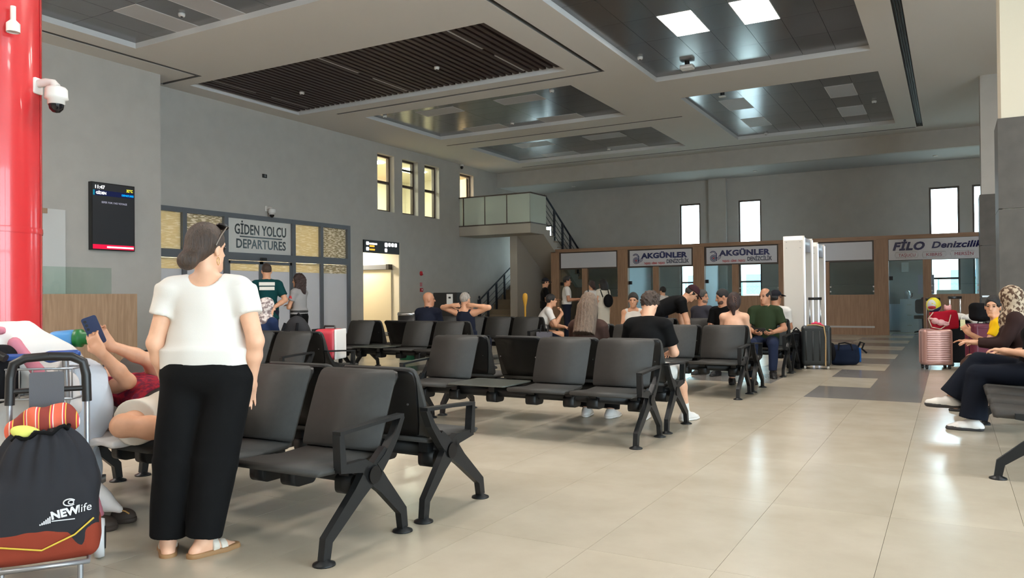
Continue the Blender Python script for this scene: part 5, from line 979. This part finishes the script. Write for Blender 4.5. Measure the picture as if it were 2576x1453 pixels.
seated('D2', 0, 'person in dark cap and white shirt half hidden behind the green polo man', s=.95, head=(.6, -.05, 0), skn='tan', shirt=dict(m=C_WHITE, sleeve=.7), pants=dict(m=C_NAVY), hair=dict(style='cap', m=cloth('cap_dark', (34, 34, 40))))
human('woman in white strap top facing the viewer behind the curly-haired boy', (-4.42, 11.75), PI+.35, s=.92, sit=ST, fem=True, lean=.1, head=(.1, -.1, 0), skn='mid', arms=[LAP, LAP], shirt=dict(m=C_WHITE, sleeve='tank'), pants=dict(m=C_STONE), hair=dict(style='bun', m='black'), shoes=S_BLACK)
human('person in black with a maroon cap bending over the benches', (-3.86, 11.05), -1.2, s=.99, lean=1.22, head=(0, -.75, 0), headfwd=.2, skn='mid', arms=[dict(u=(.12, .3, -1), f=(.0, .15, -1)), dict(u=(.12, .1, -1), f=(0, .2, -1))], shirt=dict(m=C_BLACK, sleeve=.6, hem=-.03, t=.018), pants=dict(m=C_BLACK, len=1.95), hair=dict(style='cap', m=cloth('cap_maroon', (54, 32, 36))), shoes=S_BLACK)
# --- people before the booths
human('security officer in white shirt standing by the first booth', (-8.62, 18.1), -1.05, s=.985, skn='tan', head=(.05, -.02, 0), arms=[dict(u=(.12, .12, -1), f=(-.15, 1, .1), curl=.6), dict(u=(.12, .1, -1), f=(-.2, 1, 0), curl=.6)], shirt=dict(m=C_WHITE, sleeve=.6, collar=1, cm=C_BLACK, hem=.04), pants=dict(m=C_NAVY, len=1.95, belt=mat('duty_belt', (18, 18, 18), .5)), hair=dict(style='quiff', m='black'), shoes=S_BLACK, vox=.012)
pw, Jw = human('woman in white T-shirt and black trousers with a shoulder bag at the booths', (-8.06, 18.42), .75, s=.91, fem=True, skn='mid', head=(-.3, 0, 0), shirt=dict(m=C_WHITE, sleeve=.75, hem=-.03, flare=.03), pants=dict(m=C_BLACK, len=1.95, ar=.075), hair=dict(style='bun', m='auburn'), shoes=S_BLACK, vox=.012)
pd_, Jd = human('woman in long white dress with black backpack at the booths', (-7.83, 18.62), .9, s=.935, fem=True, skn='fair', head=(-.5, 0, 0), shirt=dict(m=C_CREAMC, sleeve=.4, hem=.02), pants=dict(m=C_CREAMC, skirt=1, len=1.95, r=.17, rise=.12), hair=dict(style='long', m='black', len=.16, back=.03), shoes=S_BLACK, vox=.012)
def worn_bag(name, label, P, J, prims, m): b = thing(name, label, 'bag', P.location, P.rotation_euler[2]); soft('body', prims, .012, m, b); return b
c = Jd['chest']; b_ = worn_bag('black_backpack', 'black backpack worn by the woman in the white dress', pd_, Jd, [p_ell(c+V(.05, -.19, -.12), (.13, .09, .17), None, .03)], cloth('bag_black', (22, 22, 25)))
for q in (-1, 1): MB().tube([c+V(q*.1+.03, -.12, -.02), c+V(q*.11, -.06, .16), c+V(q*.1, .09, .12)], .013, 6).build('strap', cloth('bag_black', (22, 22, 25)), b_)
c = Jw['chest']; b_ = worn_bag('shoulder_bag', 'small dark shoulder bag of the woman in white T-shirt at the booths', pw, Jw, [p_ell(c+V(-.2, -.06, -.36), (.06, .1, .12), None, .03)], cloth('bag_black', (22, 22, 25)))
MB().tube([c+V(-.2, -.06, -.26), c+V(-.17, -.14, -.05), c+V(-.12, -.09, .16), c+V(-.1, .0, .19)], .013, 6).build('strap', cloth('bag_black', (22, 22, 25)), b_)
human('man in black standing in the shade of the stairs', (-9.35, 18.3), -1.0, s=.97, skn='mid', head=(0, -.15, 0), arms=[dict(u=(.1, .1, -1), f=(-.1, 1, .1)), dict(u=(.1, .1, -1), f=(-.1, 1, .0))], shirt=dict(m=C_BLACK, sleeve=.65, hem=-.05), pants=dict(m=C_BLACK), hair=dict(style='cap', m=cloth('cap_dark', (34, 34, 40))), shoes=S_BLACK, vox=.012)
human('small boy in white shirt standing before the second booth', (-6.45, 19.3), 1.2, s=.81, skn='fair', shirt=dict(m=C_WHITE, sleeve=.6), pants=dict(m=C_NAVY, len=.9), hair=dict(style='short', m='black'), shoes=S_WHITE, vox=.012)
# --- right edge
jw, JJ = seated('R1', 0, 'woman in dark jeans with crossed legs and white sneakers at the right edge', s=.97, fem=True, lean=-.14, head=(-.2, -.3, 0), skn='fair', vox=.009, shirt=dict(m=C_BLACK, sleeve=.6), pants=dict(m=C_DJEAN, len=1.93, ar=.11, kr=.075, t=.016), hair=dict(style='long', m='black', len=.2), dy=-.08,
       shoes=dict(m=S_WHITE['m'], sole=mat('sneaker_sole_dark', (52, 50, 52), .6), kind='sneaker', st=.04), arms=[dict(u=(.15, .3, -1), f=(-.2, 1, -.1), curl=.6), dict(u=(.15, .15, -1), f=(-.25, 1, .12), curl=.6)], legs=[dict(t=(-.14, 1, .26), s=(-.06, .62, -.95), foot=(-.1, 1, .12), ground=False), dict(t=(.04, 1, 0), s=(0, .1, -1), foot=(.05, 1, 0))])
seated('R2', 1, 'woman in leopard print headscarf and brown dress at the right edge', s=.94, fem=True, lean=.12, head=(.8, -.1, 0), skn='fair', vox=.009, shirt=dict(m=cloth('dark_brown', (52, 36, 34)), sleeve=1.85, t=.018), pants=dict(m=cloth('brown_skirt', (70, 50, 42)), skirt=1, len=1.93, r=.17), hair=dict(style='hijab', m=C_LEO), shoes=S_BLACK, dy=-.06,
       arms=[dict(u=(.1, .45, -1), f=(-.25, 1, .0), curl=.5), dict(u=(.1, .45, -1), f=(-.2, 1, .06), curl=.5)])
yb, JY = seated('R2', 0, 'boy in yellow T-shirt holding a juice box between the women and luggage', s=.84, lean=.28, head=(-1.3, -.05, .05), skn='mid', vox=.008, shirt=dict(m=C_YEL, sleeve=.6), pants=dict(m=C_NAVY), hair=dict(style='short', m='black'), shoes=S_BLACK, eyes=True, dy=.0,
       arms=[dict(u=(.1, .35, -1), f=(-.1, .9, .1), curl=.5), dict(u=(.2, .45, -.9), f=(.1, .8, .55), h=(0, .5, .8), n=(-1, 0, 0), curl=.9)])
# juice box in his left hand
_, _, w_, hd = JY['AJ'][1]; rz = yb.rotation_euler[2]; q = Matrix.Rotation(rz, 4, 'Z') @ Vector(w_+hd*.09+V(.03, .0, .0)); ju = thing('juice_box', 'small green and white juice carton with straw held by the boy in yellow', 'juice box', (yb.location.x+q.x, yb.location.y+q.y, q.z-.05), rz)
MB().box((-.028, -.022, 0), (.028, .022, .11)).build('carton', mat('carton', (198, 214, 160), .5, rgb2=(240, 236, 200), nscale=20), ju); MB().tube([(.0, .01, .11), (.0, .01, .14), (.03, -.02, .155)], .003, 6).build('straw', M_WHITEP, ju)
cl = thing('claw_clip', 'brown claw clip in the dark hair of the bare-shouldered woman', 'hair clip', (seatpos('C2', 0)[0][0], seatpos('C2', 0)[0][1], 0), 0)
for k in range(5): MB().tube([(.0+.006*k, -.02, 1.16-.028*k), (.035+.004*k, -.045, 1.15-.028*k), (.055, -.035, 1.13-.028*k)], .004, 5).build('prong', mat('clip_brown', (96, 70, 60), .25), cl)
MB().tube([(.002, -.03, 1.17), (.02, -.05, 1.1), (.03, -.035, 1.02)], .007, 6).build('spine', mat('clip_brown', (96, 70, 60), .25), cl)
# ------------------------------------------------------------------ luggage
def hardcase(name, label, loc, rz, w, d, h, m, ribs=0, tele=0., trim=None, wheelm=None, vertical=False):
    t = thing(name, label, 'suitcase', loc, rz); r = min(.05, d*.22); wm = wheelm or M_BLACKP; z0 = .055; tm2 = trim or M_BLACKP
    soft('shell', [p_box((0, 0, z0+(h-z0)/2), (w/2, d/2, (h-z0)/2), None, r, .005)], .012, m, t)
    for k in range(ribs):
        if vertical: x = -w/2+.07+(w-.14)*k/max(1, ribs-1); MB().rbox((x-.012, -d/2-.008, z0+.08), (x+.012, -d/2+.01, h-.08), .006).build('rib', m, t)
        else: zz = z0+.06+(h-z0-.12)*k/max(1, ribs-1); MB().rbox((-w/2+.045, -d/2-.006, zz-.008), (w/2-.045, -d/2+.012, zz+.008), .005, axis=0).build('rib', m, t)
    MB().rbox((-w/2-.002, -.012, z0+.04), (w/2+.002, .012, h-.04), .008).build('zip_band', tm2, t)
    for x in (-1, 1):
        for y in (-1, 1):
            f = MB().rbox((x*(w/2-.05)-.02, y*(d/2-.04)-.02, .03), (x*(w/2-.05)+.02, y*(d/2-.04)+.02, z0+.02), .01).build('wheel_fork', M_BLACKP, t); MB().cyl((x*(w/2-.05)-.015, y*(d/2-.04), .028), (x*(w/2-.05)+.015, y*(d/2-.04), .028), .028, 14).build('wheel', wm, f)
    MB().tube([(-.07, 0, h-.01), (-.06, 0, h+.03), (.06, 0, h+.03), (.07, 0, h-.01)], .012).build('carry_handle', M_BLACKP, t)
    if tele:
        hd = MB()
        for x in (-.085, .085): MB().rbox((x-.011, d/2-.05, h-.03), (x+.011, d/2-.03, h+tele), .004).build('telescopic_tube', M_STEEL, t)
        MB().rbox((-.105, d/2-.056, h+tele-.02), (.105, d/2-.024, h+tele+.025), .012, axis=0).build('grip', M_BLACKP, t)
    return t
vx = lambda px, dep: (lambda q: (q.x, q.y))(ray(px, 760)*dep)
FACE = math.atan2(.4922, .8705)          # turn things to face the viewer: local -y towards the camera axis
# dark hard case with beige strap and pink ribbon
t = hardcase('dark_suitcase', 'dark grey hard suitcase with beige strap and pink ribbon by the metal detectors', (*vx(2052, 12.3), 0), FACE-.35, .44, .28, .68, mat('suitcase_charcoal', (44, 50, 52), .35), 4, 0, None, mat('wheel_white', (214, 212, 206), .4), True)
MB().tube([(.13, -.155, .06), (.135, -.155, .5), (.11, -.15, .67), (.0, -.1, .695), (-.12, -.1, .69), (-.225, -.05, .6)], .011, 6).build('strap', mat('beige_strap', (186, 156, 110), .8), t)
soft('ribbon', [p_cap((-.06, -.05, .71), (.06, -.03, .715), .016), p_cap((.05, -.04, .71), (.11, -.09, .68), .014, .009), p_cap((-.03, -.05, .715), (.0, -.02, .735), .014)], .006, mat('pink_ribbon', (226, 60, 96), .6), t)
C_BAG = cloth('bag_black', (22, 22, 25)); C_BBLUE = cloth('duffel_navy', (26, 36, 56), bump=.3, bscale=80)
t = thing('black_backpack', 'black backpack leaning between the bench and the dark suitcase', 'backpack', (*vx(2003, 12.5), 0), FACE)
soft('body', [p_ell((0, 0, .3), (.17, .13, .3), None, .03), p_box((0, 0, .12), (.15, .11, .12), None, .06, .05)], .013, C_BAG, t, folds(.006, 20, 24, 22)); soft('front_pocket', [p_ell((0, -.1, .2), (.12, .06, .13), None, .03)], .012, C_BAG, t); MB().tube([(-.05, .02, .59), (0, .02, .64), (.05, .02, .59)], .012, 6).build('handle', C_BAG, t)
t = hardcase('black_cabin_case', 'black cabin case with raised steel handle behind the dark suitcase', (*vx(2052, 12.85), 0), FACE-.2, .36, .22, .58, mat('case_black', (26, 27, 30), .5), 3, .52)
t = thing('blue_duffel', 'navy blue duffel bag lying right of the dark suitcase', 'duffel bag', (*vx(2122, 12.9), 0), FACE-.2)
soft('body', [p_box((0, 0, .17), (.23, .14, .165), None, .08, .02)], .012, C_BBLUE, t, folds(.007, 19, 23, 26)); soft('end_panel', [p_box((.225, 0, .17), (.02, .11, .12), None, .02, .01)], .01, cloth('duffel_blue', (30, 84, 150)), t)
MB().tube([(-.12, -.14, .25), (-.1, -.1, .36), (.0, -.06, .37), (.08, -.1, .35), (.1, -.14, .25)], .013, 6).build('handle', C_BAG, t); MB().tube([(.2, -.03, .28), (.25, -.02, .38), (.31, -.02, .36), (.27, -.03, .27), (.34, -.05, .2)], .016, 6).build('shoulder_strap', C_BAG, t); soft('side_pocket', [p_ell((-.2, -.03, .2), (.07, .13, .17), None, .02)], .012, C_BAG, t)
# rose suitcase with toys and tote
rx, ry = vx(2352, 12.15); t = hardcase('rose_suitcase', 'rose gold ribbed hard suitcase below the red tote bag', (rx, ry, 0), FACE-.15, .43, .26, .62, mat('rose_shell', (206, 160, 150), .32, metal=.35), 14, .46, mat('rose_zip', (52, 40, 42), .5))
t = thing('red_tote', 'red tote bag standing on the rose suitcase', 'tote bag', (rx+.05, ry+.0, .60), FACE-.1); RT = cloth('tote_red', (178, 28, 48))
soft('body', [p_box((.07, -.02, .15), (.19, .06, .15), frame(0, 0, .1), .03, .01)], .011, RT, t, folds(.006, 22, 20, 18)); MB().tube([(-.12, -.09, .28), (-.2, -.1, .18), (-.15, -.1, .05), (-.02, -.1, .02), (.1, -.1, .1), (.14, -.09, .24)], .008, 6).build('cord_handle', mat('cream_cord', (226, 208, 188), .7), t)
t = thing('pink_plush_toy', 'small pink plush toy hanging on the red tote', 'plush toy', (rx+.06, ry-.1, .66), FACE); PK = mat('plush_pink', (232, 176, 176), .9, bump=.3, bscale=150)
soft('body', [p_ell((.02, 0, .06), (.065, .04, .05), None, .02), p_ell((-.075, -.01, .085), (.055, .045, .05), None, .02)], .009, PK, t)
for (x, z) in ((.1, .05), (.1, .03), (.08, .02), (-.12, .11)): soft('limb', [p_cap((x-.03, -.01, z+.015), (x+.02, -.015, z), .018, .02, .01)], .008, PK, t)
t = thing('yellow_ball', 'yellow and navy ball with a crest behind the suitcase handle', 'ball', (rx-.02, ry-.02, .99), FACE); soft('ball', [p_ell((0, 0, 0), (.105, .1, .12), None, .01)], .01, mat('ball_yellow', (222, 210, 50), .45), t); soft('lower_half', [p_ell((0, 0, -.004), (.108, .103, .121), None, .01), p_plane((0, 0, -.045), (-.5, 0, 1))], .01, mat('ball_navy', (24, 44, 74), .45), t)
soft('crest_panel', [p_ell((-.045, -.03, .0), (.068, .078, .09), None, .01), p_plane((0, -.02, 0), (0, 1, 0))], .008, mat('crest_white', (206, 208, 206), .5), t); soft('crest_red', [p_ell((-.052, -.045, -.03), (.058, .068, .04), None, .01), p_plane((0, -.03, 0), (0, 1, 0))], .008, mat('crest_red', (176, 40, 50), .5), t); soft('crest_stripe', [p_cap((-.075, -.094, .03), (-.02, -.104, -.0), .009)], .006, mat('ball_yellow', (222, 210, 50), .45), t)
t = thing('white_plush_toy', 'pale pink toy head peeping out behind the red tote', 'plush toy', (rx+.17, ry+.09, .93), FACE); soft('head', [p_ell((0, 0, 0), (.055, .05, .05), None, .02), p_ell((-.04, 0, .04), (.02, .015, .03), None, .01), p_ell((.04, 0, .04), (.02, .015, .03), None, .01)], .009, PK, t)
t = hardcase('black_suitcase', 'tall black suitcase with raised handle right of the rose one', (*vx(2412, 12.6), 0), FACE, .46, .3, .74, cloth('case_fabric_black', (20, 20, 22)), 0, .36)
t = thing('white_towel', 'white cloth draped over the black suitcase', 'cloth', (*vx(2428, 12.55), .74), FACE); soft('drape', [p_box((0, -.02, .04), (.21, .14, .045), frame(0, 0, -.15), .035, .02), p_ell((.12, -.1, .0), (.1, .07, .06), None, .03)], .012, cloth('towel', (222, 216, 208)), t, folds(.012, 34, 30, 40))
t = hardcase('maroon_suitcase', 'maroon suitcase behind the arm of the boy in yellow', (*vx(2470, 11.6), 0), FACE+.1, .42, .26, .72, mat('maroon_shell', (104, 36, 58), .45), 5)
t = thing('black_travel_bag', 'black travel bag stacked on the maroon suitcase', 'bag', (*vx(2478, 11.6), .76), FACE); soft('body', [p_box((0, 0, .13), (.2, .13, .13), None, .07, .02)], .013, C_BAG, t, folds(.007, 20, 24, 22)); MB().tube([(-.07, 0, .25), (-.05, 0, .36), (.09, 0, .36), (.1, 0, .25)], .012).build('handle', M_BLACKP, t); MB().box((-.05, -.015, .35), (.06, .015, .375)).build('name_tag', M_STEEL, t)
# luggage on the left benches
(bx, by), _ = seatpos('B4', 0); t = hardcase('red_suitcase', 'coral red suitcase with white edge standing on a bench seat', (bx+.08, by+.02, .415), .35, .26, .34, .41, mat('coral_shell', (196, 62, 74), .35), 0, 0, mat('pale_piping', (226, 150, 140), .5)); soft('white_edge', [p_box((.13, 0, .235), (.012, .165, .175), None, .012, .01)], .01, M_WHITEP, t)
MB().rbox((-.16, -.15, .3), (-.12, .1, .41), .01).build('buckle_strap', C_BAG, t)
(bx, by), _ = seatpos('B4', 1); t = thing('grey_backpack', 'dark grey backpack sitting on the bench left of the red suitcase', 'backpack', (bx+.18, by-.02, .41), .1); soft('body', [p_ell((0, 0, .27), (.2, .13, .29), None, .03), p_box((0, 0, .1), (.17, .12, .1), None, .06, .04)], .013, cloth('bag_grey', (48, 48, 50)), t, folds(.006, 20, 24, 22)); soft('front_pocket', [p_ell((.03, -.1, .22), (.12, .05, .16), None, .03)], .012, cloth('bag_grey', (48, 48, 50)), t)
MB().tube([(-.04, .03, .55), (0, .03, .59), (.05, .03, .55)], .012, 6).build('handle', C_BAG, t)
for q in (-1, 1): MB().tube([(q*.09, -.1, .48), (q*.11, -.15, .35), (q*.1, -.12, .12)], .016, 6).build('strap', C_BAG, t)
t = thing('paper_bag', 'grey gift bag standing at the end of the bench by the white T-shirt man', 'bag', (-6.2, 12.1, 0), .3); MB().box((-.13, -.07, 0), (.13, .07, .56)).build('body', mat('gift_bag_grey', (96, 96, 106), .6), t)
for y in (-.07, .07): MB().tube([(-.07, y, .55), (-.05, y*.5, .68), (.05, y*.5, .68), (.07, y, .55)], .008, 6).build('handle', M_BLACKP, t)
# ------------------------------------------------------------------ foreground left: shopping trolley, luggage cart, sacks
C_CHAR = cloth('trolley_charcoal', (44, 44, 48), bump=.2, bscale=60); C_RUST = cloth('trolley_rust', (132, 56, 40))
sx, sy = -3.40, 1.92; t = thing('shopping_trolley', 'charcoal shopping trolley bag with rust base and striped lining at lower left', 'trolley bag', (sx, sy, 0), FACE+.45)
def sack_disp(X, Y, Z): return .011*np.sin(np.arctan2(Y, X)*13+2*np.sin(5*Z))*np.clip((Z-.36)*3.2, 0.05, 1)+.004*np.sin(20*Z+9*X+4*Y)
soft('bag', [p_box((0, 0, .26), (.205, .135, .17), None, .06, .02), p_ell((0, 0, .42), (.198, .135, .235), None, .05), p_ell((-.02, -.01, .68), (.1, .08, .06), None, .015, 's')], .008, C_CHAR, t, sack_disp)
soft('base_band', [p_box((0, 0, .17), (.209, .139, .085), None, .05, .02)], .01, C_RUST, t, folds(.003, 20, 20, 20)); MB().tube([(-.207, -.1, .2), (-.19, -.142, .19), (0, -.146, .15), (.12, -.146, .2), (.19, -.142, .26)], .004, 5).build('piping', mat('yellow_piping', (206, 176, 60), .6), t)
soft('striped_lining', [p_ell((-.05, .03, .645), (.1, .05, .065), frame(0, 0, .25), .02), p_ell((.045, .03, .655), (.07, .045, .085), frame(0, 0, -.3), .02)], .007, None, t, folds(.011, 46, 36, 34))
lining = t.children[-1]; ml = mat('striped_fabric', (150, 60, 40), .8); nt = ml.node_tree; tc = nt.nodes.new('ShaderNodeTexCoord'); wv = nt.nodes.new('ShaderNodeTexWave'); wv.inputs['Scale'].default_value = 3.2; wv.inputs['Distortion'].default_value = .8; rp = nt.nodes.new('ShaderNodeValToRGB'); rp.color_ramp.interpolation = 'CONSTANT'
for k, (p, c) in enumerate(((0, (128, 44, 34)), (.3, (222, 176, 70)), (.42, (200, 60, 70)), (.66, (232, 226, 210)), (.76, (214, 96, 70)))):
    el = rp.color_ramp.elements[k] if k < 2 else rp.color_ramp.elements.new(p); el.position = p; el.color = (*lin(c), 1)
nt.links.new(tc.outputs['Object'], wv.inputs['Vector']); nt.links.new(wv.outputs['Fac'], rp.inputs[0]); nt.links.new(rp.outputs[0], nt.nodes['Principled BSDF'].inputs['Base Color']); lining.data.materials.append(ml)
soft('yellow_cloth', [p_ell((-.065, -.045, .625), (.06, .03, .03), frame(0, 0, -.25), .02)], .008, cloth('lemon', (214, 212, 110)), t)
MB().tube([(-.015+.105*math.cos(a), -.01+.08*math.sin(a), .62+.012*math.sin(7*a)+.02*math.cos(a)) for a in np.linspace(0, 2*PI, 24)[:-1]], .009, 6, closed=True).build('drawstring_hem', C_BLACK, t)
AL = mat('grey_tube', (168, 170, 174), .35, metal=.7)
for x in (-.15, .15): MB().tube([(x, .16, .1), (x, .165, .80)], .012).build('frame_tube', AL, t); MB().tube([(x, .165, .72), (x*.98, .165, .84), (x*.9, .165, .90), (x*.6, .165, .925), (0, .165, .93)], .02, 8).build('handle', M_BLACKP, t)
MB().rbox((-.075, .15, .6), (.06, .17, .86), .01, axis=1).build('grey_strap', cloth('strap_grey', (92, 92, 96)), t); MB().tube([(-.15, .165, .78), (.15, .165, .78)], .012).build('cross_bar', M_BLACKP, t)
MB().tube([(-.16, .16, .1), (-.17, -.16, .085), (.17, -.16, .085), (.16, .16, .1)], .011).build('base_frame', AL, t); MB().tube([(-.14, -.15, .085), (-.14, -.15, .0)], .011).build('foot', AL, t); MB().tube([(.14, -.15, .085), (.14, -.15, .0)], .011).build('foot', AL, t)
for x in (-.2, .2): w0 = MB().lathe([(.02, -.02), (.085, -.02), (.09, 0), (.085, .02), (.02, .02)], (x, .16, .09), 22, 0, 0).build('wheel', mat('wheel_grey', (196, 196, 196), .5), t); MB().lathe([(.001, -.025), (.05, -.025), (.055, 0), (.05, .025), (.001, .025)], (x, .16, .09), 18, 0, 0).build('hub', M_BLACKP, w0)
LG = mat('print_pale', (216, 216, 220), .5); bmx = t.matrix_basis; X_ = bmx.to_3x3() @ Vector((1, 0, .16)); U_ = bmx.to_3x3() @ Vector((-.16, 0, 1)); at_ = lambda x, z: bmx @ Vector((x, -.1425, z))
text('NEW', .044, at_(.035, .272), X_, U_, LG, t, bold=.002); text('life', .046, at_(.13, .288), X_, U_, LG, t, shear=.2)
MB().box((.035, -.1435, .2625), (.12, -.1415, .2665)).build('print_line', LG, t, rot=(0, -.0, 0))
for k in range(6): MB().box((-.008+k*.007, -.1435, .252+k*.001), (-.003+k*.007, -.1415, .257+k*.0055)).build('logo_bar', LG, t)
MB().tube([(.1+.022*math.cos(a), -.143, .335+.014*math.sin(a)) for a in np.linspace(.5, 5.6, 16)], .003, 5).build('logo_ring', LG, t); MB().tube([(.106+.01*math.cos(a), -.143, .335+.008*math.sin(a)) for a in np.linspace(0, 2*PI, 12)[:-1]], .0025, 5, closed=True).build('logo_eye', LG, t)
# luggage cart
cp = ray(70, 760)*4.05; t = thing('luggage_cart', 'grey wire luggage cart with blue handle at the left edge', 'luggage cart', (cp.x, cp.y, 0), FACE+.12); BLU = mat('cart_blue', (36, 76, 150), .4)
soft('handle', [p_cap((-.42, -.2, .90), (.2, -.2, .90), .018), p_cap((.2, -.2, .90), (.33, -.22, .915), .03, .02, .02)], .008, BLU, t)
for z in (.84, .69): MB().tube([(-.4, -.2, z), (.3, -.2, z), (.31, -.02, z), (-.4, -.02, z)], .006, 6, closed=True).build('basket_ring', AL, t)
for x in np.linspace(-.38, .3, 12): MB().tube([(x, -.2, .84), (x, -.2, .69), (x, -.02, .69), (x, -.02, .84)], .004, 5).build('basket_wire', AL, t)
for x in (-.38, .26): MB().tube([(x, -.18, .9), (x, -.12, .3), (x, -.05, .12)], .016).build('upright', AL, t)
MB().rbox((-.4, -.08, .12), (.2, .5, .16), .02).build('deck', AL, t)
for (x, y) in ((-.35, 0), (.15, 0), (-.05, .42)): MB().cyl((x-.02, y, .06), (x+.02, y, .06), .06, 16).build('wheel', M_BLACKP, t)
C_SACK = cloth('woven_sack', (226, 224, 222), bump=.4, bscale=220); C_PINKS = cloth('sack_pink_stripe', (206, 130, 146)); T_ = Matrix.Translation(t.location) @ Matrix.Rotation(t.rotation_euler[2], 4, 'Z')
def on_cart(x, y, z): q = T_ @ Vector((x, y, z)); return (q.x, q.y, q.z)
t2 = thing('woven_sack', 'white woven sack with pink stripes piled on top of the cart', 'sack', on_cart(-.15, .2, .16), FACE+.12); soft('body', [p_box((0, 0, .36), (.33, .24, .36), None, .12, .02), p_ell((-.06, -.05, .74), (.3, .24, .2), None, .1), p_ell((.2, -.1, .68), (.2, .16, .13), None, .1)], .015, C_SACK, t2, lambda X, Y, Z: folds(.016, 11, 13, 14, 1.)(X, Y, Z)+.016*np.abs(np.sin(9*X+7*Z+3*np.sin(6*Y)))+.004*np.sin(37*X+21*Z)*np.sin(29*Y-18*Z)); soft('stripe', [p_cap((.12, -.27, .8), (.27, -.25, .6), .03, .03), p_cap((-.3, -.22, .87), (.05, -.26, .87), .022, .02)], .012, C_PINKS, t2, folds(.006, 15, 17, 19, 1.))
t2 = thing('black_holdall', 'black holdall with thick handles in the cart basket', 'bag', on_cart(-.2, -.16, .70), FACE+.12); soft('body', [p_box((0, .03, .11), (.2, .1, .15), None, .07, .02)], .012, C_BAG, t2, folds(.006, 20, 24, 22)); MB().tube([(-.1, -.05, .2), (-.05, -.08, .28), (.1, -.08, .25), (.22, -.1, .2)], [.03, .035, .03, .02], 10).build('handle', M_BLACKP, t2)
t2 = thing('plastic_bag', 'crumpled white plastic bag hanging in the cart basket', 'bag', on_cart(.2, -.11, .56), FACE+.12); soft('body', [p_ell((0, 0, .12), (.1, .075, .15), None, .03)], .009, mat('thin_white_plastic', (226, 222, 220), .35, trans=0.1), t2, folds(.01, 40, 36, 44)); soft('knot', [p_cap((0, 0, .25), (.02, 0, .31), .03, .015, .02)], .009, mat('thin_white_plastic', (226, 222, 220), .35), t2)
t2 = thing('tall_white_sack', 'tall white woven sack standing right of the cart', 'sack', on_cart(.25, .1, 0), FACE+.2); soft('body', [p_box((-.06, 0, .36), (.1, .17, .36), None, .08, .02), p_ell((.01, 0, .64), (.125, .16, .2), None, .08), p_ell((-.06, 0, .8), (.1, .14, .1), None, .06)], .013, cloth('sack_bluewhite', (198, 205, 215), bump=.4, bscale=220), t2, lambda X, Y, Z: folds(.014, 12, 13, 12)(X, Y, Z)+.016*np.abs(np.sin(8*X-9*Z+3*np.sin(5*Y)))+.003*np.sin(37*X+21*Z)*np.sin(29*Y-18*Z)); soft('corner_tail', [p_cap((.05, -.14, .18), (.22, -.22, .1), .085, .02, .05)], .011, C_SACK, t2, folds(.006, 30, 26, 30)); soft('stripe', [p_box((.13, -.26, .14), (.012, .02, .06), frame(.3, 0, .3), .01, .01)], .009, C_PINKS, t2); MB().tube([(.22, -.22, .1), (.25, -.23, .095), (.27, -.23, .08)], .004, 5).build('twine', mat('jute', (176, 140, 84), .9), t2)
t2 = thing('blue_carrier_bag', 'blue plastic bag with a green roller on the cart sacks', 'bag', on_cart(.06, .3, .92), FACE+.12); soft('body', [p_box((0, 0, .045), (.075, .08, .045), None, .03, .02)], .01, mat('blue_plastic', (84, 150, 210), .35), t2, folds(.006, 36, 30, 40)); MB().lathe([(.001, 0), (.05, 0), (.05, .035), (.035, .04), (.035, .07), (.001, .07)], (.07, -.05, .05), 16, 0, 0).build('green_roller', mat('green_plastic', (20, 110, 50), .4), t2)
t2 = thing('water_bottle', 'clear water bottle with white cap standing on the service counter', 'bottle', (-13.05, 7.3, 1.262)); MB().lathe([(.001, 0), (.035, 0), (.036, .16), (.014, .2), (.014, .22)], n=14).build('body', M_GLASS, t2); MB().lathe([(.016, .215), (.016, .24), (.001, .24)], n=12).build('cap', M_WHITEP, t2)
# things on and under the nearest bench
t2 = thing('floral_pillow', 'white pillow with brown flowers under the lying man', 'pillow', (-4.3, 2.68, .415), .1); soft('body', [p_ell((0, 0, .055), (.2, .13, .06), None, .03)], .009, cloth('pillow_floral', (222, 212, 204), rgb2=(150, 110, 104), nscale=16), t2, folds(.004, 30, 26, 20)); soft('piping', [p_ell((0, 0, .055), (.208, .138, .008), None, .01)], .008, cloth('pillow_edge', (214, 206, 198)), t2)
t2 = thing('printed_carrier_bag', 'white carrier bag with green print under the knee of the lying man', 'bag', (-4.02, 2.58, .413), .0); soft('body', [p_box((0, 0, .018), (.26, .12, .02), None, .018, .01), p_ell((-.12, -.1, -.03), (.16, .05, .06), None, .04)], .009, mat('thin_white_plastic', (226, 222, 220), .35), t2, folds(.006, 30, 26, 34)); text('YEM', .075, (-4.23, 2.425, .37), (1, .1, .0), (-.1, .1, 1), mat('green_print', (30, 110, 70), .6), t2, bold=.003)
for k, (x, y, a, lb) in enumerate(((-3.86, 2.42, -1.1, 'brown slipper lying nearer under the bench'), (-3.9, 2.55, -1.0, 'brown slipper lying farther under the bench'))):
    t2 = thing('slipper', lb, 'slipper', (x, y, 0), a, 'brown slippers under the bench'); sm_ = mat('slipper_brown', (62, 50, 42), .7)
    soft('sole', [p_cap((0, -.1, .015), (0, .08, .015), .04, .048, .02), p_plane((0, 0, .028), (0, 0, 1)), p_plane((0, 0, 0), (0, 0, -1))], .007, sm_, t2); soft('upper', [p_ell((0, .05, .03), (.05, .075, .045), None, .01), p_ell((0, -.0, .03), (.036, .09, .03), None, .01, 's'), p_plane((0, 0, .012), (0, 0, -1))], .007, sm_, t2)
